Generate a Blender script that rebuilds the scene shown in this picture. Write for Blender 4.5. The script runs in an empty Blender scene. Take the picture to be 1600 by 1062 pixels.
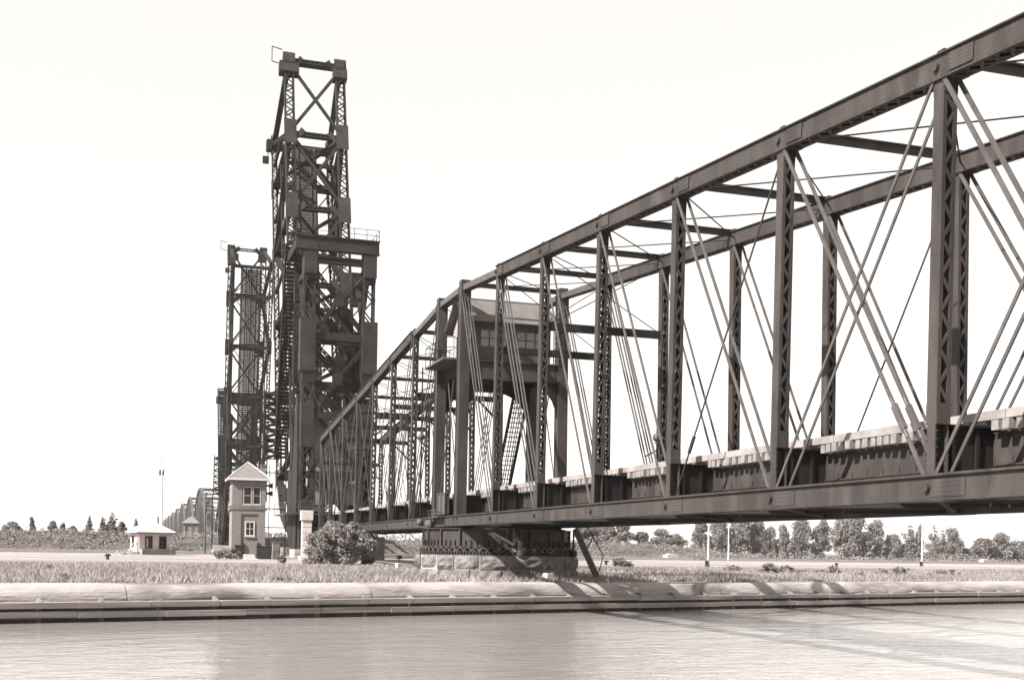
import bpy, math, random
import numpy as np
from mathutils import Vector, Matrix

R = random.Random(7)
sc = bpy.context.scene
# ------------------------------------------------------------------ camera / light
F, ROLL, CX, CY = 1855.2, 0.0176, 802.0, 857.6
TH = 0.3062                                   # bridge axis, radians left of straight ahead
PHI = math.radians(54.9)                      # canal axis, right of straight ahead
cam_d = bpy.data.cameras.new('camera'); cam = bpy.data.objects.new('camera', cam_d)
sc.collection.objects.link(cam); sc.camera = cam
cam_d.sensor_width = 36; cam_d.lens = 36 * F / 1600
cam_d.shift_x = -2 / 1600; cam_d.shift_y = (CY - 531) / 1600
cam_d.clip_start = 0.5; cam_d.clip_end = 9000
cam.matrix_world = Matrix.Rotation(math.pi / 2, 4, 'X') @ Matrix.Rotation(ROLL, 4, 'Z')

SUN_EL = math.radians(41)
SH = Vector((-0.8, -0.6)).normalized()      # horizontal direction towards the sun
sun_d = bpy.data.lights.new('sun', 'SUN'); sun = bpy.data.objects.new('sun', sun_d)
sc.collection.objects.link(sun)
sun_d.energy = 4.6; sun_d.angle = math.radians(0.5); sun_d.color = (1.0, 0.985, 0.965)
to_sun = Vector((SH.x * math.cos(SUN_EL), SH.y * math.cos(SUN_EL), math.sin(SUN_EL)))
sun.rotation_euler = to_sun.to_track_quat('Z', 'Y').to_euler()

w = bpy.data.worlds.new('World'); sc.world = w; w.use_nodes = True
nt = w.node_tree; nt.nodes.clear()
sky = nt.nodes.new('ShaderNodeTexSky'); sky.sky_type = 'NISHITA'; sky.sun_disc = False
sky.sun_elevation = SUN_EL; sky.sun_rotation = math.atan2(SH.x, SH.y)
sky.dust_density = 1.0; sky.air_density = 1.0; sky.ozone_density = 1.0
bw = nt.nodes.new('ShaderNodeRGBToBW')
tint = nt.nodes.new('ShaderNodeMix'); tint.data_type = 'RGBA'; tint.blend_type = 'MULTIPLY'
tint.inputs[0].default_value = 1.0; tint.inputs[7].default_value = (1.0, 0.966, 0.93, 1)
bg = nt.nodes.new('ShaderNodeBackground'); bg.inputs[1].default_value = 0.085
wo = nt.nodes.new('ShaderNodeOutputWorld')
veil = nt.nodes.new('ShaderNodeMath'); veil.operation = 'MULTIPLY_ADD'; veil.inputs[1].default_value = .32; veil.inputs[2].default_value = 2.95   # thin bright overcast veil
nt.links.new(sky.outputs[0], bw.inputs[0]); nt.links.new(bw.outputs[0], veil.inputs[0]); nt.links.new(veil.outputs[0], tint.inputs[6])
nt.links.new(tint.outputs[2], bg.inputs[0]); nt.links.new(bg.outputs[0], wo.inputs[0])
vs = sc.view_settings
vs.view_transform = 'Standard'; vs.look = 'None'; vs.gamma = 1; vs.use_curve_mapping = False
vs.exposure = 1.7

# ------------------------------------------------------------------ helpers
def at(px, py, Y):
    """world point (eye height = 0) seen at a photo pixel at forward distance Y"""
    u2, v2 = px - CX, CY - py
    u = u2 * math.cos(ROLL) - v2 * math.sin(ROLL); v = u2 * math.sin(ROLL) + v2 * math.cos(ROLL)
    return Vector((u * Y / F, Y, v * Y / F))
LX, LY = math.sin(PHI), math.cos(PHI)
def C(l, d, z=0.0):
    """canal frame: l along the canal (to the right and away), d across it (away)"""
    return Vector((l * LX - d * LY, l * LY + d * LX, z))
def ld(p): return p.x * LX + p.y * LY, -p.x * LY + p.y * LX
def rayd(px, d, py=None):
    """point where the ray through a photo column crosses canal distance d"""
    u = (px - CX - (CY - (py or 870)) * ROLL) / F
    Y = d / (LX - u * LY)
    return Vector((u * Y, Y, 0))
def link(o): sc.collection.objects.link(o); return o
def tag(o, label=None, cat=None, group=None, kind=None):
    if label: o['label'] = label
    if cat: o['category'] = cat
    if group: o['group'] = group
    if kind: o['kind'] = kind
    return o
def empty(name, loc, rz=0.0, **k):
    o = bpy.data.objects.new(name, None); o.location = loc; o.rotation_euler = (0, 0, rz)
    o.empty_display_size = 0.5
    return tag(link(o), **k)
class MB:
    def __init__(s): s.v = []; s.f = []
    def add(s, vs_, fs):
        n = len(s.v); s.v += [tuple(p) for p in vs_]; s.f += [tuple(i + n for i in f) for f in fs]
    def hexa(s, a, b):   # two quads a,b (4 points each)
        s.add(list(a) + list(b), [(3, 2, 1, 0), (4, 5, 6, 7), (0, 1, 5, 4), (1, 2, 6, 5), (2, 3, 7, 6), (3, 0, 4, 7)])
    def box(s, x0, x1, y0, y1, z0, z1):
        s.hexa([(x0, y0, z0), (x1, y0, z0), (x1, y1, z0), (x0, y1, z0)], [(x0, y0, z1), (x1, y0, z1), (x1, y1, z1), (x0, y1, z1)])
    def bar(s, p, q, ws, wu, up=(0, 0, 1), os=0.0, ou=0.0):
        """bar p->q, width ws along side=dir x up, wu along up; offsets os,ou"""
        p = Vector(p); q = Vector(q); d = (q - p)
        if d.length < 1e-6: return
        d.normalize(); sd = d.cross(Vector(up))
        if sd.length < 1e-4: sd = d.cross(Vector((1, 0, 0)))
        sd.normalize(); u = sd.cross(d)
        o = sd * os + u * ou
        c = [(-1, -1), (1, -1), (1, 1), (-1, 1)]
        s.hexa([p + o + sd * (a * ws / 2) + u * (b * wu / 2) for a, b in c], [q + o + sd * (a * ws / 2) + u * (b * wu / 2) for a, b in c])
    def laced(s, p, q, ws, wu, up=(0, 0, 1), pitch=0.5, lw=0.06, t=0.03, fl=0.09, double=False, ends=0.0, open4=False):
        """member with plates on +-side and zigzag lacing on +-up faces"""
        p = Vector(p); q = Vector(q); L = (q - p).length; d = (q - p) / L
        sd = d.cross(Vector(up)).normalized(); u = sd.cross(d)
        if open4:
            for a in (-1, 1):
                for b in (-1, 1):
                    s.bar(p, q, fl, fl, up, a * (ws - fl) / 2, b * (wu - fl) / 2)
        else:
            for a in (-1, 1):
                s.bar(p, q, t, wu, up, a * (ws - t) / 2, 0)
                for b in (-1, 1): s.bar(p, q, fl, t, up, a * (ws - fl) / 2, b * (wu + t) / 2)
        if ends > 0:
            for b in (-1, 1):
                s.bar(p, p + d * ends, ws, t * .9, up, 0, b * (wu / 2 + t)); s.bar(q - d * ends, q, ws, t * .9, up, 0, b * (wu / 2 + t))
        n = max(2, int(round((L - 2 * ends) / pitch))); st = (L - 2 * ends) / n
        def zig(ax, half, off, wdt, nrm):
            for i in range(n):
                a0 = p + d * (ends + i * st); a1 = p + d * (ends + (i + 1) * st)
                sg = 1 if i % 2 == 0 else -1
                s.bar(a0 + ax * half * sg + nrm * off, a1 - ax * half * sg + nrm * off, lw, t * .8, tuple(nrm))
                if double: s.bar(a0 - ax * half * sg + nrm * (off + t * .4), a1 + ax * half * sg + nrm * (off + t * .4), lw, t * .8, tuple(nrm))
        for b in (-1, 1):
            zig(sd, ws / 2 - fl * .5, b * (wu / 2 + t * .6), lw, u)
            if open4: zig(u, wu / 2 - fl * .5, b * (ws / 2 + t * .3), lw, sd)
    def tube(s, p, q, r0, r1=None, n=8, cap=True):
        r1 = r0 if r1 is None else r1
        p = Vector(p); q = Vector(q); d = (q - p).normalized()
        a = d.cross(Vector((0, 0, 1)))
        if a.length < 1e-3: a = Vector((1, 0, 0))
        a.normalize(); b = d.cross(a)
        vs_ = []
        for c, r in ((p, r0), (q, r1)):
            for i in range(n):
                t = 2 * math.pi * i / n; vs_.append(c + a * math.cos(t) * r + b * math.sin(t) * r)
        fs = [(i, (i + 1) % n, n + (i + 1) % n, n + i) for i in range(n)]
        if cap: fs += [tuple(range(n - 1, -1, -1)), tuple(range(n, 2 * n))]
        s.add(vs_, fs)
    def ball(s, c, r, n=8, m=6, sz=1.0):
        c = Vector(c); vs_ = [c + Vector((0, 0, -r * sz))]
        for j in range(1, m):
            a = -math.pi / 2 + math.pi * j / m
            for i in range(n):
                t = 2 * math.pi * i / n; vs_.append(c + Vector((math.cos(t) * math.cos(a) * r, math.sin(t) * math.cos(a) * r, math.sin(a) * r * sz)))
        vs_.append(c + Vector((0, 0, r * sz))); fs = []
        for i in range(n): fs.append((0, 1 + (i + 1) % n, 1 + i)); fs.append((len(vs_) - 1, 1 + (m - 2) * n + i, 1 + (m - 2) * n + (i + 1) % n))
        for j in range(m - 2):
            for i in range(n):
                fs.append((1 + j * n + i, 1 + j * n + (i + 1) % n, 1 + (j + 1) * n + (i + 1) % n, 1 + (j + 1) * n + i))
        s.add(vs_, fs)
    def prism(s, pts, axis, t0, t1):
        """polygon pts (list of 3D) extruded by vector axis*t0..t1"""
        ax = Vector(axis); n = len(pts)
        a = [Vector(p) + ax * t0 for p in pts]; b = [Vector(p) + ax * t1 for p in pts]
        s.add(a + b, [tuple(range(n - 1, -1, -1)), tuple(range(n, 2 * n))] + [(i, (i + 1) % n, n + (i + 1) % n, n + i) for i in range(n)])
    def rivet(s, c, nrm, r=0.022):
        c = Vector(c); nn = Vector(nrm).normalized(); a = nn.cross(Vector((0.3, 0.2, 1))).normalized(); b = nn.cross(a)
        vs_ = [c + a * r, c + b * r, c - a * r, c - b * r, c + nn * r * .7]
        s.add(vs_, [(0, 1, 4), (1, 2, 4), (2, 3, 4), (3, 0, 4)])
def fix_normals(me):
    import bmesh
    bm = bmesh.new(); bm.from_mesh(me); bmesh.ops.recalc_face_normals(bm, faces=bm.faces); bm.to_mesh(me); bm.free()
def obj(name, mb, mat, parent=None, smooth=False, bevel=0):
    me = bpy.data.meshes.new(name); me.from_pydata(mb.v, [], mb.f); me.validate()
    fix_normals(me)
    if smooth: me.shade_smooth()
    o = bpy.data.objects.new(name, me); link(o); me.materials.append(mat)
    if parent: o.parent = parent
    if bevel:
        m = o.modifiers.new('bevel', 'BEVEL'); m.width = bevel; m.segments = 2; m.limit_method = 'ANGLE'
    return o
def copy_tree(o, parent=None):
    c = o.copy(); link(c); c.parent = parent
    for ch in [x for x in o.children]: copy_tree(ch, c)
    return c

# ------------------------------------------------------------------ materials
def tone(v, warm=1.0):
    v *= .66; return (v, v * (1 - 0.115 * warm), v * (1 - 0.17 * warm), 1)
def mat(name, v, rough=0.8, var=0.25, scale=2.0, bump=0.0, bscale=20.0, warm=1.0, spec=0.3, stretch=None, metal=0.0, tone2=None, blotch=None):
    m = bpy.data.materials.new(name); m.use_nodes = True; n = m.node_tree; b = n.nodes['Principled BSDF']
    b.inputs['Roughness'].default_value = rough; b.inputs['Specular IOR Level'].default_value = spec; b.inputs['Metallic'].default_value = metal
    tc = n.nodes.new('ShaderNodeTexCoord'); mp = n.nodes.new('ShaderNodeMapping'); n.links.new(tc.outputs['Object'], mp.inputs[0])
    if stretch: mp.inputs['Scale'].default_value = stretch
    nz = n.nodes.new('ShaderNodeTexNoise'); nz.inputs['Scale'].default_value = scale; nz.inputs['Detail'].default_value = 8; nz.inputs['Roughness'].default_value = .65
    n.links.new(mp.outputs[0], nz.inputs[0])
    cr = n.nodes.new('ShaderNodeValToRGB'); n.links.new(nz.outputs[0], cr.inputs[0])
    cr.color_ramp.elements[0].position = .3; cr.color_ramp.elements[1].position = .7
    cr.color_ramp.elements[0].color = tone(v * (1 - var), warm); cr.color_ramp.elements[1].color = tone(tone2 if tone2 else v * (1 + var), warm)
    out = cr.outputs[0]
    if blotch:   # second, larger pattern of another tone: (tone, scale, threshold)
        n2 = n.nodes.new('ShaderNodeTexNoise'); n2.inputs['Scale'].default_value = blotch[1]; n2.inputs['Detail'].default_value = 5
        n.links.new(mp.outputs[0], n2.inputs[0])
        c2 = n.nodes.new('ShaderNodeValToRGB'); n.links.new(n2.outputs[0], c2.inputs[0])
        c2.color_ramp.elements[0].position = blotch[2] - .06; c2.color_ramp.elements[1].position = blotch[2] + .06
        mx = n.nodes.new('ShaderNodeMix'); mx.data_type = 'RGBA'; n.links.new(c2.outputs[0], mx.inputs[0]); n.links.new(out, mx.inputs[6]); mx.inputs[7].default_value = tone(blotch[0], warm)
        out = mx.outputs[2]
    n.links.new(out, b.inputs['Base Color'])
    if bump:
        bn = n.nodes.new('ShaderNodeTexNoise'); bn.inputs['Scale'].default_value = bscale; bn.inputs['Detail'].default_value = 6; n.links.new(mp.outputs[0], bn.inputs[0])
        bp = n.nodes.new('ShaderNodeBump'); bp.inputs['Strength'].default_value = 1; bp.inputs['Distance'].default_value = bump
        n.links.new(bn.outputs[0], bp.inputs['Height']); n.links.new(bp.outputs[0], b.inputs['Normal'])
    return m
STEEL = mat('painted_steel', .056, .6, .4, 1.3, bump=.004, bscale=9, blotch=(.038, .7, .58), warm=1.5, stretch=(1.6, 1.6, .45), spec=.2)
STEEL_D = mat('dark_and_shaded_steel', .018, .7, .3, 1.0, spec=.15)  # on floor beams and laterals, shade under the deck is put into this colour
STEEL_B = mat('bascule_steel', .026, .75, .35, .8, spec=.15)
STEEL_G = mat('worn_bars', .085, .5, .3, 3.0)
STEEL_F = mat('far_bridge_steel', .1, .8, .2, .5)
STEEL_M = mat('plate_and_sunlit_steel', .04, .7, .35, .7, spec=.15, warm=1.4, blotch=(.026, .5, .6))  # mid tone for tower fronts; sunlight on the front braces put into colour
IRON = mat('black_iron', .03, .6, .2, 3)
STONE = mat('pier_stone', .2, .95, .5, 2.2, bump=.05, bscale=3.2, blotch=(.11, .8, .6))
STONE_L = mat('pale_stone', .42, .9, .3, 2.0, bump=.03, bscale=4)
CONC = mat('coping_concrete', .4, .9, .35, .7, bump=.03, bscale=7, blotch=(.15, .5, .56), stretch=(.4, 1, 1.6))
CONC_C = mat('counterweight_concrete', .26, .95, .2, .7, bump=.02)
CONC_W = mat('white_concrete', .62, .9, .15, 2, bump=.02)
TIMB = mat('weathered_timber', .36, .9, .4, 1.4, bump=.01, bscale=12, stretch=(.25, 3, 6), blotch=(.2, .7, .62))
TIE = mat('tie_timber', .24, .9, .35, 3, bump=.01, bscale=14)
TIE_D = mat('dark_tie_timber', .07, .9, .3, 3)
GUARD = mat('guard_timber', .28, .9, .3, 1.5)
WHITE = mat('white_paint', .72, .7, .1, 3)
WROOF = mat('white_roof', .8, .7, .08, 3)
TRIM = mat('pale_trim', .5, .7, .1, 3)
GLASS = mat('window_glass', .02, .12, .1, 1, spec=.6)
ROOF = mat('slate_roof', .2, .8, .2, 2.5, bump=.02, bscale=10)
CROOF = mat('cabin_roof', .14, .8, .25, 1.2, bump=.02, bscale=10)
CAB = mat('cabin_boards', .1, .8, .2, 2)
CABL = mat('cabin_pale_boards', .4, .8, .15, 2)
CABG = mat('cabin_glass', .3, .25, .15, .8, spec=.6)  # opaque pale pane, brightness of the sky seen through put into the colour
SAND = mat('gravel_ground', .34, 1, .2, .5, bump=.03, bscale=6)
POLE = mat('pole_wood', .09, .9, .2, 2)
POLEW = mat('white_pole', .6, .7, .1, 2)

def brick_mat():
    m = bpy.data.materials.new('brick_masonry'); m.use_nodes = True; n = m.node_tree; b = n.nodes['Principled BSDF']
    tc = n.nodes.new('ShaderNodeTexCoord'); sx = n.nodes.new('ShaderNodeSeparateXYZ'); n.links.new(tc.outputs['Object'], sx.inputs[0])
    ad = n.nodes.new('ShaderNodeMath'); n.links.new(sx.outputs[0], ad.inputs[0]); n.links.new(sx.outputs[1], ad.inputs[1])
    cb = n.nodes.new('ShaderNodeCombineXYZ'); n.links.new(ad.outputs[0], cb.inputs[0]); n.links.new(sx.outputs[2], cb.inputs[1])
    br = n.nodes.new('ShaderNodeTexBrick'); n.links.new(cb.outputs[0], br.inputs[0])
    br.inputs['Scale'].default_value = 1; br.inputs['Brick Width'].default_value = .23; br.inputs['Row Height'].default_value = .08; br.inputs['Mortar Size'].default_value = .012
    br.inputs[1].default_value = tone(.15); br.inputs[2].default_value = tone(.21); br.inputs[3].default_value = tone(.3)
    n.links.new(br.outputs[0], b.inputs['Base Color']); b.inputs['Roughness'].default_value = .9
    return m
BRICK = brick_mat()
def leaf_mat(name, v, tr=.25, var=.45, scale=.6):
    m = mat(name, v, .7, var, scale, spec=.2)
    n = m.node_tree; b = n.nodes['Principled BSDF']; out = n.nodes['Material Output']
    t = n.nodes.new('ShaderNodeBsdfTranslucent'); t.inputs[0].default_value = tone(v * 1.3)
    mx = n.nodes.new('ShaderNodeMixShader'); mx.inputs[0].default_value = tr
    n.links.new(b.outputs[0], mx.inputs[1]); n.links.new(t.outputs[0], mx.inputs[2]); n.links.new(mx.outputs[0], out.inputs[0])
    return m
LEAF = leaf_mat('leaves', .3)
LEAF_D = leaf_mat('dark_leaves', .24)
LEAF_B = leaf_mat('bush_leaves', .3)
GRASS = leaf_mat('dry_grass', .38, .3, .5, .3)
BARK = mat('bark', .08, .9, .3, 4)

def ground_mat():
    m = bpy.data.materials.new('ground_cover'); m.use_nodes = True; n = m.node_tree; b = n.nodes['Principled BSDF']
    b.inputs['Roughness'].default_value = 1; b.inputs['Specular IOR Level'].default_value = .1
    tc = n.nodes.new('ShaderNodeTexCoord'); sx = n.nodes.new('ShaderNodeSeparateXYZ'); n.links.new(tc.outputs['Object'], sx.inputs[0])
    nz = n.nodes.new('ShaderNodeTexNoise'); nz.inputs['Scale'].default_value = .35; nz.inputs['Detail'].default_value = 9; n.links.new(tc.outputs['Object'], nz.inputs[0])
    mp = n.nodes.new('ShaderNodeMapping'); mp.inputs['Scale'].default_value = (.12, 1, 1); n.links.new(tc.outputs['Object'], mp.inputs[0])
    ns = n.nodes.new('ShaderNodeTexNoise'); ns.inputs['Scale'].default_value = .45; ns.inputs['Detail'].default_value = 5; n.links.new(mp.outputs[0], ns.inputs[0])
    # wobble of the zone borders
    wb = n.nodes.new('ShaderNodeMath'); wb.operation = 'MULTIPLY_ADD'; n.links.new(nz.outputs[0], wb.inputs[0]); wb.inputs[1].default_value = 6; n.links.new(sx.outputs[1], wb.inputs[2])
    mr = n.nodes.new('ShaderNodeMapRange'); mr.inputs[1].default_value = 0; mr.inputs[2].default_value = 400; n.links.new(wb.outputs[0], mr.inputs[0])
    cr = n.nodes.new('ShaderNodeValToRGB'); n.links.new(mr.outputs[0], cr.inputs[0])
    e = cr.color_ramp.elements; e[0].position = 0; e[0].color = tone(.2); e[1].position = 1; e[1].color = tone(.16)
    for d, v in ((67, .22), (73, .33), (84, .36), (87, .3), (92, .38), (205, .36), (207, .14), (217, .14), (224, .17)):
        x = e.new((d + 3) / 400); x.color = tone(v)
    mr2 = n.nodes.new('ShaderNodeMapRange'); n.links.new(ns.outputs[0], mr2.inputs[0]); mr2.inputs[1].default_value = .3; mr2.inputs[2].default_value = .7; mr2.inputs[3].default_value = .72; mr2.inputs[4].default_value = 1.25
    n3 = n.nodes.new('ShaderNodeTexNoise'); n3.inputs['Scale'].default_value = 3; n3.inputs['Detail'].default_value = 8; n.links.new(tc.outputs['Object'], n3.inputs[0])
    mr3 = n.nodes.new('ShaderNodeMapRange'); n.links.new(n3.outputs[0], mr3.inputs[0]); mr3.inputs[1].default_value = .3; mr3.inputs[2].default_value = .7; mr3.inputs[3].default_value = .75; mr3.inputs[4].default_value = 1.2
    mm = n.nodes.new('ShaderNodeMath'); mm.operation = 'MULTIPLY'; n.links.new(mr2.outputs[0], mm.inputs[0]); n.links.new(mr3.outputs[0], mm.inputs[1])
    vm = n.nodes.new('ShaderNodeVectorMath'); vm.operation = 'SCALE'; n.links.new(cr.outputs[0], vm.inputs[0]); n.links.new(mm.outputs[0], vm.inputs['Scale'])
    n.links.new(vm.outputs[0], b.inputs['Base Color'])
    bp = n.nodes.new('ShaderNodeBump'); bp.inputs['Distance'].default_value = .12; n.links.new(n3.outputs[0], bp.inputs['Height']); n.links.new(bp.outputs[0], b.inputs['Normal'])
    return m
def water_mat():
    m = bpy.data.materials.new('canal_water'); m.use_nodes = True; n = m.node_tree; b = n.nodes['Principled BSDF']
    b.inputs['Base Color'].default_value = tone(.33); b.inputs['Roughness'].default_value = .1; b.inputs['IOR'].default_value = 1.75; b.inputs['Specular IOR Level'].default_value = .5  # pale base colour puts bright sky reflection into the water
    tc = n.nodes.new('ShaderNodeTexCoord'); mp = n.nodes.new('ShaderNodeMapping'); mp.inputs['Rotation'].default_value = (0, 0, .35); mp.inputs['Scale'].default_value = (.55, 1, 1)
    n.links.new(tc.outputs['Object'], mp.inputs[0])
    n1 = n.nodes.new('ShaderNodeTexNoise'); n1.inputs['Scale'].default_value = 2.6; n1.inputs['Detail'].default_value = 4; n1.inputs['Roughness'].default_value = .6; n1.inputs['Distortion'].default_value = .4
    n2 = n.nodes.new('ShaderNodeTexNoise'); n2.inputs['Scale'].default_value = .8; n2.inputs['Detail'].default_value = 3
    n.links.new(mp.outputs[0], n1.inputs[0]); n.links.new(mp.outputs[0], n2.inputs[0])
    a = n.nodes.new('ShaderNodeMath'); a.operation = 'MULTIPLY_ADD'; n.links.new(n2.outputs[0], a.inputs[0]); a.inputs[1].default_value = 1.2; n.links.new(n1.outputs[0], a.inputs[2])
    bp = n.nodes.new('ShaderNodeBump'); bp.inputs['Distance'].default_value = .06; bp.inputs['Strength'].default_value = 1
    n3 = n.nodes.new('ShaderNodeTexNoise'); n3.inputs['Scale'].default_value = .06; n3.inputs['Detail'].default_value = 4; n.links.new(mp.outputs[0], n3.inputs[0])
    r3 = n.nodes.new('ShaderNodeMapRange'); r3.inputs[1].default_value = .4; r3.inputs[2].default_value = .62; r3.inputs[3].default_value = .3; r3.inputs[4].default_value = 1.0; n.links.new(n3.outputs[0], r3.inputs[0])
    m3 = n.nodes.new('ShaderNodeMath'); m3.operation = 'MULTIPLY'; n.links.new(a.outputs[0], m3.inputs[0]); n.links.new(r3.outputs[0], m3.inputs[1]); n.links.new(m3.outputs[0], bp.inputs['Height']); n.links.new(bp.outputs[0], b.inputs['Normal'])
    return m

# ------------------------------------------------------------------ ground, water, canal walls
CANAL_RZ = math.pi / 2 - PHI
WATER = -2.72
def gz(l, d):
    """height of the dry ground"""
    pts = [(42, -1.5), (66, -1.33), (100, -1.1), (116, -1.05)]
    if d <= 42: return -1.5
    if d <= 116:
        for (a, za), (b, zb) in zip(pts, pts[1:]):
            if d <= b: return za + (zb - za) * (d - a) / (b - a)
    t = 1.0 if l < 190 else max(0.0, 1 - (l - 190) / 45)       # the rubble bank runs out to the right
    hi = 1.45 + .15 * math.sin(l * .05) + .12 * math.sin(l * .13 + 1)
    if d <= 207: return -1.42
    if d <= 213: return -1.42 + (hi + 1.42) * t * (d - 207) / 6
    return -1.42 + (hi + 1.42) * t + max(0, min(1, (d - 700) / 2500)) * 6
def make_ground():
    ls = [-2500, -1200, -600, -300] + list(range(-200, 420, 5)) + [440, 480, 540, 620, 750, 1000, 1500, 2500, 5000]
    prof = [(-300, -6.0), (41.95, -6.0), (42.0, None), (44, None), (50, None), (58, None), (66, None), (76, None), (88, None), (100, None), (115.9, None), (116.0, -6.0), (203.0, -6.0), (203.1, None), (205, None), (207, None)]
    prof += [(207 + i * .75, None) for i in range(1, 9)] + [(216, None), (222, None), (240, None), (280, None), (360, None), (500, None), (800, None), (1500, None), (3200, None), (6000, None)]
    v = []; rr = random.Random(3)
    for l in ls:
        for d, z in prof:
            zz = gz(l, d) if z is None else z
            if 43 < d < 115: zz += rr.uniform(-.03, .03)
            if 207 < d < 213: zz += rr.uniform(-.22, .22)
            if 213 <= d < 300: zz += rr.uniform(-.12, .12)
            v.append((l, d, zz))
    n = len(prof); mb = MB(); mb.v = v
    for i in range(len(ls) - 1):
        for j in range(n - 1): mb.f.append((i * n + j, (i + 1) * n + j, (i + 1) * n + j + 1, i * n + j + 1))
    o = obj('ground', mb, ground_mat()); o.rotation_euler = (0, 0, CANAL_RZ)
    return tag(o, kind='structure', label='flat sandy ground with grass strip and rubble bank beyond the canals', cat='ground')
make_ground()
mb = MB(); mb.add([(-600, -280, WATER), (2500, -280, WATER), (2500, 41.9, WATER), (-600, 41.9, WATER)], [(0, 1, 2, 3)])
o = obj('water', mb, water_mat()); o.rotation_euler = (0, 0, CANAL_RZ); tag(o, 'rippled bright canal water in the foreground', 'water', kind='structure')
mb = MB(); mb.add([(-1500, 116.2, WATER), (4000, 116.2, WATER), (4000, 202.9, WATER), (-1500, 202.9, WATER)], [(0, 1, 2, 3)])
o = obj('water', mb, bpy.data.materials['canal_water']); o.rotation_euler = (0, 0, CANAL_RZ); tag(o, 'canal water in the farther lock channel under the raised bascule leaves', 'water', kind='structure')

def canal_wall():
    root = empty('canal_wall', (0, 0, 0), CANAL_RZ, label='long concrete canal wall with rounded coping and two timber fender beams', cat='canal wall')
    # rounded nose profile (d, z)
    prof = [(43.3, -1.6), (43.2, -1.455)] + [(41.5 + .62 - .62 * math.sin(a), -2.07 + .62 * math.cos(a)) for a in [i * math.pi / 16 for i in range(0, 9)]] + [(41.5, -2.9), (42.5, -2.9)]
    l = -64.0; rr = random.Random(5)
    while l < 420:
        L = 9.6; mb = MB(); n = len(prof); dz = rr.uniform(-.012, .012); dd = rr.uniform(-.02, .02); m = 8
        for i in range(m + 1):
            for d, z in prof: mb.v.append((l + .02 + (L - .04) * i / m, d + dd + rr.uniform(-.008, .008), z + dz + rr.uniform(-.008, .008)))
        for i in range(m):
            for j in range(n - 1): mb.f.append((i * n + j, i * n + j + 1, (i + 1) * n + j + 1, (i + 1) * n + j))
        mb.f.append(tuple(range(n))); mb.f.append(tuple(range((m + 1) * n - 1, m * n - 1, -1)))
        obj('coping', mb, CONC, root, smooth=False)
        l += L
    for z0, z1 in ((-2.23, -2.02), (-2.57, -2.35)):
        l = -62.0
        while l < 400:
            L = rr.choice([8.0, 10.0, 12.0]); mb = MB(); j = rr.uniform(-.015, .015)
            for q in range(4): a_ = l + (L - .02) * q / 4; k_ = rr.uniform(-.012, .012); mb.box(a_, l + (L - .02) * (q + 1) / 4 - .002, 41.02 + j + k_, 41.32 + j, z0 + j + k_, z1 + j + k_)
            obj('fender_beam', mb, TIMB, root, bevel=.02); l += L
    l0 = ld(rayd(829, 41.5, 935))[0] % 2.03
    l = l0 - 2.03 * 17
    while l < 110:
        mb = MB()
        mb.hexa([(l - .08, 41.3, -2.9), (l + .08, 41.3, -2.9), (l + .08, 41.52, -2.9), (l - .08, 41.52, -2.9)],
                [(l - .08, 41.3, -2.0), (l + .08, 41.3, -2.0), (l + .08, 41.52, -2.0), (l - .08, 41.52, -2.0)])
        mb.add([(l - .07, 41.1, -2.02), (l + .07, 41.1, -2.02), (l + .07, 41.5, -2.02), (l - .07, 41.5, -2.02), (l - .05, 41.48, -1.88), (l + .05, 41.48, -1.88)],
               [(0, 1, 2, 3), (0, 4, 5, 1), (1, 5, 2), (2, 5, 4, 3), (3, 4, 0)])
        obj('fender_post', mb, STONE, root); l += 2.03
    mb = MB(); mb.box(-64, 420, 41.34, 41.46, -2.95, -2.1)
    obj('sill_and_gap_shade', mb, POLE, root)  # sill carried up behind the beams as a dark sheet for gap shade
canal_wall()
# copings of the second canal
for nm, d0, d1, z, lab in (('canal_coping', 115.2, 116.25, -.98, 'thin pale stone coping on the near edge of the farther canal'), ('canal_coping', 202.6, 204.4, -1.3, 'bright pale coping strip on the far edge of the farther canal, below the rubble bank')):
    mb = MB(); l = -400
    rr = random.Random(9)
    while l < 1600:
        mb.box(l, l + 12, d0, d1, -3.2, z + rr.uniform(-.015, .015))
        l += 12
    o = obj(nm, mb, CONC_W if d0 > 150 else STONE_L); o.rotation_euler = (0, 0, CANAL_RZ); tag(o, lab, 'coping')

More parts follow.
